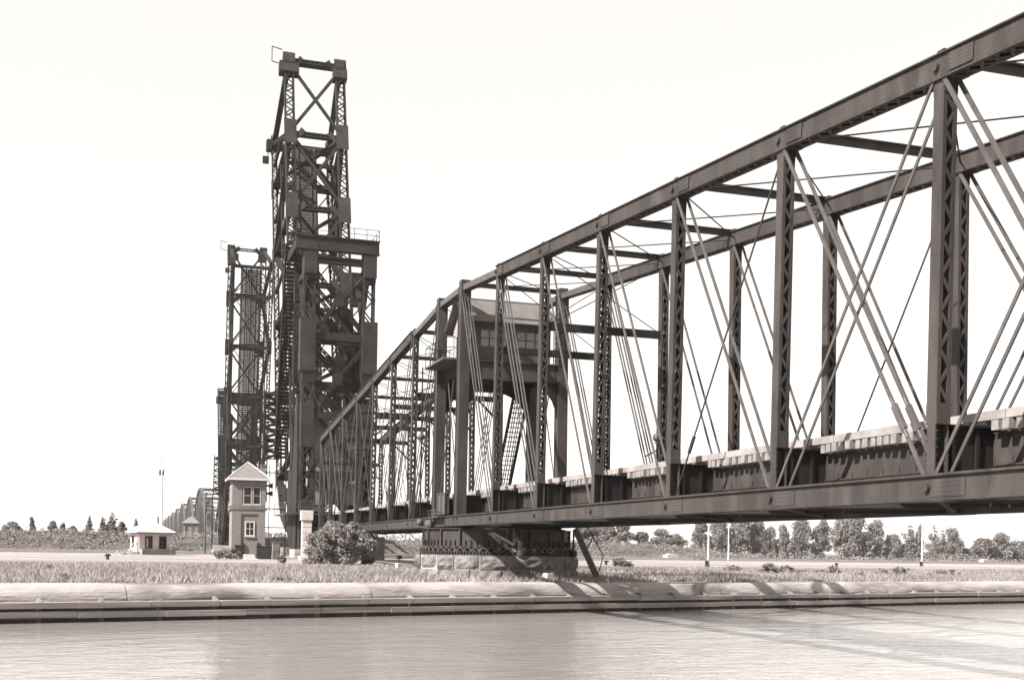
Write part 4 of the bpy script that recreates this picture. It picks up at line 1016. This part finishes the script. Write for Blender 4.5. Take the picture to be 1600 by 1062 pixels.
def wood_pole(px, pyb, Y, pyt, r, m, name, label, cat, arm=False, box=False):
    p = at(px, pyb, Y); z = ground_z(p); top = at(px, pyt, Y).z; H = top - z; root = empty(name, (p.x, p.y, z), 0, label=label, cat=cat)
    mb = MB(); mb.tube((0, 0, -.3), (0, 0, H), r, r * .65, n=10); obj('pole', mb, m, root)
    if arm: mb = MB(); mb.bar((-.9, 0, H - .5), (.9, 0, H - .5), .1, .12); mb.bar((-.7, 0, H - 1.2), (.7, 0, H - 1.2), .1, .12); obj('cross_arm', mb, m, root)
    if box: mb = MB(); mb.box(-.28, .0, -.24, -.04, .1, .6); obj('junction_box', mb, IRON, root)
    if m is POLEW: mb = MB(); mb.tube((0, 0, 0), (0, 0, .25), r * 1.7, n=10); obj('base_collar', mb, POLEW, root); mb = MB(); mb.tube((0, 0, H), (0, 0, H + .2), .1, .16, n=8); mb.ball((0, 0, H + .3), .15, 10, 6); obj('lamp', mb, TRIM, root)
wood_pole(320, 860, 196, 768, .17, POLE, 'utility_pole', 'dark wooden utility pole in front of the brick house bank', 'utility pole', arm=True)
wood_pole(1106.5, 882, 102, 772, .1, POLEW, 'lamp_post', 'thin white lamp post with black box at its foot, seen under the bridge', 'lamp post', box=True)
wood_pole(1138, 870, 262, 800, .17, POLEW, 'lamp_post', 'thinner and farther white lamp post just right of the one with a black box', 'lamp post')
wood_pole(1440.5, 883, 139, 780, .13, POLEW, 'lamp_post', 'white lamp post standing alone near the right border under the bridge', 'lamp post', box=True)
def bollard(px, py, label):
    Y = 60
    for _ in range(20):
        p = at(px, py, Y); Y += (p.z - ground_z(p)) / max(.002, abs(p.z) / Y)
    p = at(px, py, Y); root = empty('mooring_bollard', (p.x, p.y, ground_z(p)), .3, label=label, cat='bollard', group='iron mooring bollards on the quay')
    mb = MB(); mb.tube((0, 0, -.1), (0, 0, .3), .12, .1, n=12); obj('post', mb, IRON, root)
    mb = MB(); mb.ball((0, 0, .33), .17, 12, 6, .5); mb.bar((-.2, 0, .25), (.24, 0, .3), .08, .08); obj('head', mb, IRON, root)
bollard(56, 867, 'black mooring bollard at the far left border')
bollard(168, 873.5, 'black mooring bollard on the sand left of the white hut')
bollard(947, 882, 'black mooring bollard on the sand just right of the pier stairs')
bollard(1307, 885, 'black mooring bollard on the sand at right, above the leafy weeds')
def block_light(px, py, Y, label, lamp=True, s=.4):
    p = at(px, py, Y); root = empty('marker_block', (p.x, p.y, ground_z(p)), CANAL_RZ, label=label, cat='marker block')
    mb = MB(); mb.hexa([(-s / 2, -s / 2, -.2), (s / 2, -s / 2, -.2), (s / 2, s / 2, -.2), (-s / 2, s / 2, -.2)], [(-s * .42, -s * .42, .36), (s * .42, -s * .42, .36), (s * .42, s * .42, .36), (-s * .42, s * .42, .36)]); obj('block', mb, CONC_W, root, bevel=.02)
    mb = MB(); mb.tube((0, 0, .36), (0, 0, .62), .03, n=8); mb.box(-.14, .14, -.12, .12, .62, .86) if lamp else mb.box(-.14, .14, -.05, .05, .6, .72); obj('lantern', mb, IRON, root)
block_light(623, 890, 73, 'white marker block with small black lantern in the grass left of the pivot pier')
block_light(856, 905, 56.5, 'white marker block with dark bracket in the grass before the pivot pier', False, .42)
for px, y_, dd, lab in ((1048, 870, 202, 'low pale concrete slab on the far quay under the bridge'), (1539, 873, 204.5, 'low pale concrete slab on the far quay at the right border')):
    p = rayd(px, dd + 3, y_); o = MB(); o.box(-1.8, 1.8, -.8, .8, -.2, .8); o.box(-1.0, 1.0, -.6, .6, .8, 1.05); o = obj('concrete_slab', o, CONC_W, bevel=.08); o.location = (p.x, p.y, -1.42); o.rotation_euler = (0, 0, CANAL_RZ); tag(o, lab, 'slab')

# stairs from the swing bridge down to the ground
def pier_stair():
    top = at(899, 826, 59.4); bot = at(935, 889, 59.0)
    bot.z = -1.5
    root = empty('access_stair', (bot.x, bot.y, -1.45), 0, label='steep steel stair with thin handrails on the right side of the pivot pier', cat='stair')
    b = Vector((0, 0, .0)); t = top - Vector((bot.x, bot.y, -1.45)); d = (t - b); n = Vector((.1, .99, 0)) * .35
    for e in (-1, 1): mb = MB(); mb.bar(b + n * e, t + n * e, .05, .3, (.97, -.2, .6)) if False else mb.bar(b + n * e, t + n * e, .05, .3); obj('side_rail', mb, STEEL_G, root)
    for i in range(11): p = b.lerp(t, (i + .6) / 11.3); mb = MB(); mb.bar(p - n, p + n, .3, .04); obj('tread', mb, STEEL_D, root)
    for e in (-1, 1):
        mb = MB(); r = Vector((0, 0, .95)); off = Vector((.35, 0, 0))
        mb.tube(b + n * e + off * .2 + d * .08, b + n * e + r * 1.0 + off + d * .1, .018, n=5); mb.tube(b + n * e + r + off + d * .1, t + n * e + r * .6 + off, .018, n=5); mb.tube(b.lerp(t, .55) + n * e, b.lerp(t, .55) + n * e + r * .8 + off, .018, n=5)
        obj('handrail', mb, STEEL_D, root)
    mb = MB(); mb.box(-.5, .5, -.5, .5, -.2, .06); obj('base_slab', mb, STONE_L, root)
pier_stair()

# ------------------------------------------------------------------ vegetation
def leaf_mesh(name, pts, size, rng, m, up=.3):
    n = len(pts); nr = np.random.default_rng(rng)
    d1 = nr.normal(size=(n, 3)); d1[:, 2] *= .7; d1 /= np.linalg.norm(d1, axis=1)[:, None]
    d2 = nr.normal(size=(n, 3)); d2 -= (d2 * d1).sum(1)[:, None] * d1; d2 /= np.linalg.norm(d2, axis=1)[:, None]
    s = size * nr.uniform(.6, 1.35, n)[:, None]
    P = np.array(pts); a = P - d1 * s * .5; b = P + d2 * s * .28; c = P + d1 * s * .5; e = P - d2 * s * .28
    v = np.stack([a, b, c, e], 1).reshape(-1, 3)
    me = bpy.data.meshes.new(name); me.vertices.add(4 * n); me.vertices.foreach_set('co', v.ravel().astype(np.float32))
    me.loops.add(4 * n); me.loops.foreach_set('vertex_index', np.arange(4 * n, dtype=np.int32)); me.polygons.add(n)
    me.polygons.foreach_set('loop_start', np.arange(0, 4 * n, 4, dtype=np.int32)); me.polygons.foreach_set('loop_total', np.full(n, 4, dtype=np.int32))
    me.update(); me.materials.append(m); return me
def crown_points(kind, h, w, n, seed):
    rr = random.Random(seed); pts = []; blobs = []
    if kind == 'conifer':
        t = 0.08
        while t < .99:
            rad = w / 2 * (1 - t) ** .8 + .06 * w; k = max(2, int(5 * (1 - t) + 2))
            for i in range(k):
                a = rr.uniform(0, 6.28); q = rad * rr.uniform(.3, .75); blobs.append((math.cos(a) * q, math.sin(a) * q, t * h, rad * rr.uniform(.35, .6), .5))
            t += rr.uniform(.05, .09)
    elif kind == 'bush':
        for i in range(44):
            a = rr.uniform(0, 6.28); q = w / 2 * math.sqrt(rr.random()) * .88; z = h * rr.uniform(.02, .88) * (1 - .35 * (q / (w / 2)) ** 2); blobs.append((math.cos(a) * q, math.sin(a) * q, z, min(w, h * 1.3) * rr.uniform(.09, .18), .8))
    elif kind == 'poplar':
        for i in range(30):
            t = rr.uniform(.04, .93); rad = w / 2 * math.sin(math.pi * min(1, .18 + t * .82)) ** .7; a = rr.uniform(0, 6.28); q = rad * rr.uniform(.1, .75); blobs.append((math.cos(a) * q, math.sin(a) * q, t * h, w * rr.uniform(.12, .22), 1.3))
    else:
        for i in range(40):
            t = rr.uniform(.05, .9); rad = w / 2 * (1 - abs(t - .38) ** 2 * 2.4); a = rr.uniform(0, 6.28); q = rad * rr.uniform(.15, .9); blobs.append((math.cos(a) * q, math.sin(a) * q, t * h, w * rr.uniform(.1, .2), .8))
    wts = [b[3] ** 2 for b in blobs]
    for b in rr.choices(blobs, wts, k=n):
        d = Vector((rr.gauss(0, 1), rr.gauss(0, 1), rr.gauss(0, 1))).normalized() * b[3] * rr.random() ** .35 * rr.uniform(.8, 1.12)
        pts.append((b[0] + d.x, b[1] + d.y, max(.02, b[2] + d.z * b[4])))
    return pts, blobs
def trunk_mesh(blobs, h, w, seed, kind):
    rr = random.Random(seed); mb = MB(); r = .018 * h + .02
    if kind == 'bush': h *= .6; r *= .6
    p = Vector((0, 0, -.2)); top = h * (.95 if kind == 'conifer' else .7); segs = 5
    for i in range(segs):
        q = Vector((rr.uniform(-.02, .02) * h, rr.uniform(-.02, .02) * h, top * (i + 1) / segs)); mb.tube(p, q, r * (1 - i / segs * .8), r * (1 - (i + 1) / segs * .8), n=6, cap=False); p = q
    for b in rr.sample(blobs, min(len(blobs), 12)):
        z = b[2] * .55; mb.tube((0, 0, z), (b[0], b[1], b[2]), r * .35, r * .1, n=4, cap=False)
    return mb
TREES = {}
def tree(name, loc, h, w, kind, label, cat='tree', group=None, leaf=LEAF, n=2600, ls=.42, seed=1, key=None, rot=0.0):
    """one prototype mesh per kind, stretched and turned for each tree"""
    k = key or (kind, leaf.name, seed)
    if k not in TREES:
        pts, bl = crown_points(kind, h, w, n, seed * 13 + 1)
        cm = leaf_mesh('crown', pts, ls, seed, leaf); t = trunk_mesh(bl, h, w, seed, kind)
        tm = bpy.data.meshes.new('trunk'); tm.from_pydata(t.v, [], t.f); tm.materials.append(BARK); TREES[k] = (cm, tm, h, w)
    cm, tm, h0, w0 = TREES[k]
    root = empty(name, loc, rot, label=label, cat=cat, group=group); root.scale = (w / w0, w / w0, h / h0)
    for nm, me in (('crown', cm), ('trunk', tm)): o = bpy.data.objects.new(nm, me); link(o); o.parent = root
    return root
def ptree(px, pyb, pyt, wpx, dist, kind, label, name='tree', leaf=LEAF, seed=1, group=None, n=2600, ls=.42, byd=True, zoff=0.0, rot=None, cat='tree', key=None):
    """tree standing at canal distance dist (or forward distance) in photo column px"""
    p = rayd(px, dist, pyb) if byd else at(px, pyb, dist)
    z = ground_z(p) + zoff; top = at(px, pyt, p.y).z; w_ = wpx * p.y / F
    return tree(name, (p.x, p.y, z), top - z, w_, kind, label, cat, group, leaf, n, ls, seed, key, rot if rot is not None else px * .7)
# left horizon
G = 'trees on the rubble bank at left'
ptree(50, 830, 808, 12, 240, 'poplar', 'thin tree top cut by the left border', 'broadleaf_tree', seed=2, group=G)
ptree(22, 830, 816, 30, 250, 'round', 'round tree beyond the bank at the extreme left', 'broadleaf_tree', seed=3, group=G)
ptree(84, 831, 814, 18, 232, 'round', 'bushy tree with two tops, first clump from the left on the bank', 'broadleaf_tree', seed=3, group=G, leaf=LEAF_D)
ptree(98, 831, 817, 10, 234, 'poplar', 'narrow tree touching the two topped bushy tree on the bank', 'broadleaf_tree', seed=2, group=G)
ptree(114, 831, 822, 16, 236, 'round', 'low rounded bush tree between the bushy tree and the spire', 'broadleaf_tree', seed=3, group=G)
ptree(139.5, 831, 804, 13, 236, 'conifer', 'narrow pointed spruce standing alone on the left bank', 'spruce_tree', seed=4, group=G)
ptree(161, 831, 806, 17, 232, 'conifer', 'ragged spruce joined to the left of the widest spruce', 'spruce_tree', seed=4, group=G, leaf=LEAF_D)
ptree(176, 831, 799, 26, 234, 'conifer', 'widest and tallest spruce on the left bank', 'spruce_tree', seed=5, group=G, leaf=LEAF_D)
ptree(190, 831, 815, 16, 232, 'round', 'dark low tree at the right foot of the widest spruce', 'broadleaf_tree', seed=3, group=G, leaf=LEAF_D)
ptree(212, 831, 810, 12, 260, 'poplar', 'small sparse tree peeping over the white hut roof', 'broadleaf_tree', seed=6, n=500, group=G)
# behind the bridge, right
G = 'trees beyond the far canal at right'
spec = [(920, 808, 34, 'round', 'pale round tree glimpsed through the pier stairs', 3), (948, 820, 30, 'round', 'pale bushy tree just right of the pier stairs', 7), (968, 816, 30, 'round', 'dense tall tree at the left end of the wooded bank', 3),
        (1003, 831, 20, 'round', 'low tree after the first gap in the wooded bank', 7), (1030, 826, 34, 'round', 'broad dark low tree with flat top above the small pale slab', 3), (1055, 835, 28, 'round', 'sloping low tree before the wide sky gap', 7),
        (1097, 814, 30, 'round', 'tall tree left of the white post with the black box', 3), (1122, 806, 28, 'poplar', 'tree between the two close white lamp posts', 8), (1158, 808, 40, 'round', 'wide tree right of the thinner white lamp post', 7),
        (1183, 812, 30, 'poplar', 'upright tree next to the wide one by the lamp post', 8), (1206, 823, 22, 'round', 'short round tree above the darkest shrub', 3), (1225, 822, 24, 'poplar', 'short pointed tree above the dark shrub', 2),
        (1252, 812, 30, 'poplar', 'egg shaped tree with rounded top in mid row', 8), (1282, 815, 30, 'poplar', 'pale feathery tree left of the biggest crown', 2), (1318, 812, 34, 'round', 'left half of the biggest crown cluster', 7),
        (1340, 803, 46, 'round', 'biggest and tallest tree crown under the bridge at right', 3), (1368, 814, 28, 'poplar', 'feathery tree at the right shoulder of the biggest crown', 8), (1394, 836, 24, 'round', 'low tree in the dip right of the biggest crown', 7),
        (1419, 816, 30, 'conifer', 'pointed tree immediately left of the lone white post', 5), (1436, 822, 16, 'poplar', 'slim tree right behind the lone white post', 2), (1459, 818, 28, 'conifer', 'pointed tree immediately right of the lone white post', 4),
        (1472, 824, 18, 'conifer', 'slender second spire right of the lone white post', 5), (1488, 826, 26, 'poplar', 'rounded tree ending the tall row', 8), (1508, 856, 24, 'round', 'very low tree after the tall row', 3),
        (1536, 842, 34, 'round', 'broad low tree near the right border', 7), (1562, 832, 30, 'round', 'tree cut by the right border', 3), (1590, 846, 34, 'round', 'rounded tree at the extreme right', 7), (1620, 838, 34, 'round', 'tree beyond the right edge of the picture', 3)]
for i, (px, top, w_, kd, lab, sd) in enumerate(spec):
    dist = 222 + (i * 37) % 13 + (0 if px < 1110 else 4)
    ptree(px, 868 if px > 1110 else 850, top, w_ * 1.4, dist, kd, lab, {'conifer': 'spruce_tree'}.get(kd, 'broadleaf_tree'), seed=sd, group=G, n=6500, ls=.5, leaf=LEAF if i % 3 else LEAF_D, key=(kd, 'far', sd, i % 3 > 0))
# low undergrowth along the far trees (one continuous thicket)
rr = random.Random(77); pts = []
for i in range(20000):
    l = rr.uniform(80, 700); d = rr.uniform(214, 236); g_ = gz(l, d)
    hh = 1.0 + 1.6 * max(0, math.sin(l * .11) * math.sin(l * .047 + 2))
    p = C(l, d); pts.append((p.x, p.y, g_ + rr.random() ** 1.3 * hh))
me = leaf_mesh('thicket', pts, .6, 5, LEAF); o = link(bpy.data.objects.new('thicket', me)); tag(o, 'continuous low thicket under the far trees', 'undergrowth', kind='stuff')
# weeds on the rubble bank
pts = []
for i in range(40000):
    l = rr.uniform(-160, 235); d = 207 + rr.random() ** .8 * 9; g_ = gz(l, d)
    if math.sin(l * .35 + d) + math.sin(l * .13) + rr.gauss(0, .8) < .1: continue
    p = C(l, d); pts.append((p.x, p.y, g_ + rr.random() ** 2 * .7))
me = leaf_mesh('bank_weeds', pts, .42, 6, LEAF_B); o = link(bpy.data.objects.new('bank_weeds', me)); tag(o, 'weeds covering the rubble bank beyond the farther canal', 'weeds', kind='stuff')
# rubble stones
mb = MB()
for i in range(3000):
    l = rr.uniform(-160, 235); d = 206.5 + rr.random() * 7.5; p = C(l, d, gz(l, d)); s = rr.uniform(.1, .34)
    a, b, c = s * rr.uniform(.7, 1.4), s * rr.uniform(.7, 1.4), s * rr.uniform(.4, .9)
    q = [p + Vector((rr.uniform(.6, 1) * a * sx, rr.uniform(.6, 1) * b * sy, rr.uniform(.5, 1) * c * sz)) for sz in (-1, 1) for sx, sy in ((-1, -1), (1, -1), (1, 1), (-1, 1))]
    mb.hexa(q[:4], q[4:])
tag(obj('rubble', mb, STONE), 'loose pale rubble stones on the bank beyond the farther canal', 'rubble', kind='stuff')

# big bush at the end of the swing bridge
ptree(538, 887, 808, 124, 82, 'bush', 'big leafy bush hiding the left end of the swing bridge', 'large_bush', leaf=LEAF_B, seed=31, n=20000, ls=.2, byd=False, cat='bush', key='bigbush')
ptree(512, 890, 822, 84, 80, 'bush', 'lower left part bush standing against the big leafy bush', 'bush', leaf=LEAF_B, seed=32, n=10000, ls=.19, byd=False, cat='bush', key='bush2')
def shrub(px, pyb, pyt, wpx, Y, lab, leaf=LEAF_B, seed=41, n=600, ls=.18, name='shrub'):
    Y = 60.0
    for _ in range(40): p = at(px, pyb, Y); Y += .7 * (p.z - ground_z(p)) / max(.002, -p.z / Y)
    ptree(px, pyb + 1, pyt + 2, wpx * 1.35, Y, 'bush', lab, name, leaf=leaf, seed=seed, n=n, ls=ls, byd=False, cat='shrub', group='low shrubs on the near ground', key=('shrub', seed, leaf.name))
shrub(356, 873, 853, 36, 94, 'rounded shrub at the left foot of the brick tower', seed=42, n=2600)
shrub(967, 886, 865, 16, 66, 'small dark upright shrub right of the pier stairs', LEAF_D, 43)
shrub(979, 886, 873, 18, 66, 'low dark shrub leaning on the upright one by the stairs', LEAF_D, 44)
shrub(1094, 876, 858, 16, 115, 'tiny round topped tree left of the post with the black box', seed=45)
shrub(1145, 893, 879, 24, 66, 'pale spreading shrub under the middle of the bridge', seed=44)
shrub(1201, 898, 874, 20, 62, 'darkest round shrub in the grass at right', LEAF_D, 43)
shrub(1226, 896, 880, 26, 64, 'flat dark shrub beside the darkest round one', LEAF_D, 42)
shrub(1256, 896, 885, 26, 64, 'faint low shrub between the two dark ones', seed=44)
shrub(1280, 896, 887, 20, 64, 'small grey shrub left of the leafy weeds', seed=42)
shrub(1301, 899, 880, 20, 60, 'tall leafy weeds with pale leaves', LEAF, 45)
shrub(1344, 903, 891, 16, 58, 'tiny shrub close to the coping at right', seed=42)
shrub(1377, 900, 884, 20, 66, 'small round shrub second from the lone white post', seed=44)
shrub(1407, 900, 882, 22, 66, 'pointed dark shrub nearest the lone white post', LEAF_D, 45)
shrub(1450, 902, 892, 16, 56, 'low dark tuft in the grass under the lone white post', LEAF_D, 42)
shrub(1480, 900, 885, 34, 66, 'wide pale shrub near the right border', seed=44)
shrub(100, 906, 893, 26, 44.5, 'leafy weed patch behind the coping at the left border', LEAF_D, 45)
shrub(76, 892, 880, 14, 52, 'small dark weed at the far left in the grass', LEAF_D, 42)
shrub(440, 906, 898, 30, 48, 'pale low weed patch behind the coping left of the big bush', LEAF, 44)
shrub(575, 906, 900, 14, 49, 'small weed tuft behind the coping below the big bush', seed=45)
shrub(440, 880, 862, 10, 88, 'thin young shrub before the low stone footing', seed=43, n=500)

def grass():
    nr = np.random.default_rng(12); n = 330000
    d = 42.95 + 33 * nr.random(n) ** 1.15; l = nr.uniform(-50, 150, n)
    # denser patches
    keep = (np.sin(l * .6 + np.sin(d * .5) * 2) + np.sin(l * .17 + d * .3) + nr.normal(0, 1.1, n)) > -.9
    d, l = d[keep], l[keep]; n = len(d)
    X = l * LX - d * LY; Y = l * LY + d * LX
    pc = np.array([SWING_C.x, SWING_C.y]); ok = (X - pc[0]) ** 2 + (Y - pc[1]) ** 2 > 4.35 ** 2; X, Y, d, l = X[ok], Y[ok], d[ok], l[ok]; n = len(d)
    z = np.interp(d, [42, 66, 100], [-1.5, -1.33, -1.1]); big = .5 + .5 * np.sin(l * .21 + 1) * np.sin(d * .33 + l * .07)
    h = (.07 + .17 * nr.random(n) ** 1.5 + .13 * big * nr.random(n)) * np.interp(d, [42, 44, 64, 76], [.8, 1.3, 1.25, .2]); a = nr.uniform(0, 2 * np.pi, n); wd = .022 + .02 * nr.random(n)
    dx, dy = np.cos(a) * wd, np.sin(a) * wd; lx, ly = nr.normal(0, .6, n) * h, nr.normal(0, .6, n) * h
    v = np.stack([np.stack([X - dx, Y - dy, z - .03], 1), np.stack([X + dx, Y + dy, z - .03], 1), np.stack([X + lx, Y + ly, z + h], 1)], 1).reshape(-1, 3)
    me = bpy.data.meshes.new('grass'); me.vertices.add(3 * n); me.vertices.foreach_set('co', v.ravel().astype(np.float32)); me.loops.add(3 * n); me.loops.foreach_set('vertex_index', np.arange(3 * n, dtype=np.int32)); me.polygons.add(n)
    me.polygons.foreach_set('loop_start', np.arange(0, 3 * n, 3, dtype=np.int32)); me.polygons.foreach_set('loop_total', np.full(n, 3, dtype=np.int32)); me.update(); me.materials.append(GRASS)
    tag(link(bpy.data.objects.new('grass', me)), 'dry tall grass growing behind the canal wall', 'grass', kind='stuff')
grass()

mb = MB(); mb.box(-5800, 5800, -400, 6500, -8.5, 75)
hz = obj('haze', mb, STEEL); hz.data.materials.clear(); hm = bpy.data.materials.new('haze'); hm.use_nodes = True; hn = hm.node_tree; hn.nodes.clear()
ho = hn.nodes.new('ShaderNodeOutputMaterial'); hv = hn.nodes.new('ShaderNodeVolumePrincipled'); hv.inputs['Color'].default_value = (.98, .95, .91, 1); hv.inputs['Density'].default_value = .00011
hn.links.new(hv.outputs[0], ho.inputs['Volume']); hz.data.materials.append(hm); tag(hz, 'thin pale haze over the whole scene', 'haze', kind='stuff')

# ground level is about 1.45 m below the eye: lift everything so that the ground lies near zero
for o in list(sc.objects):
    if o.parent is None: o.location.z += 1.45
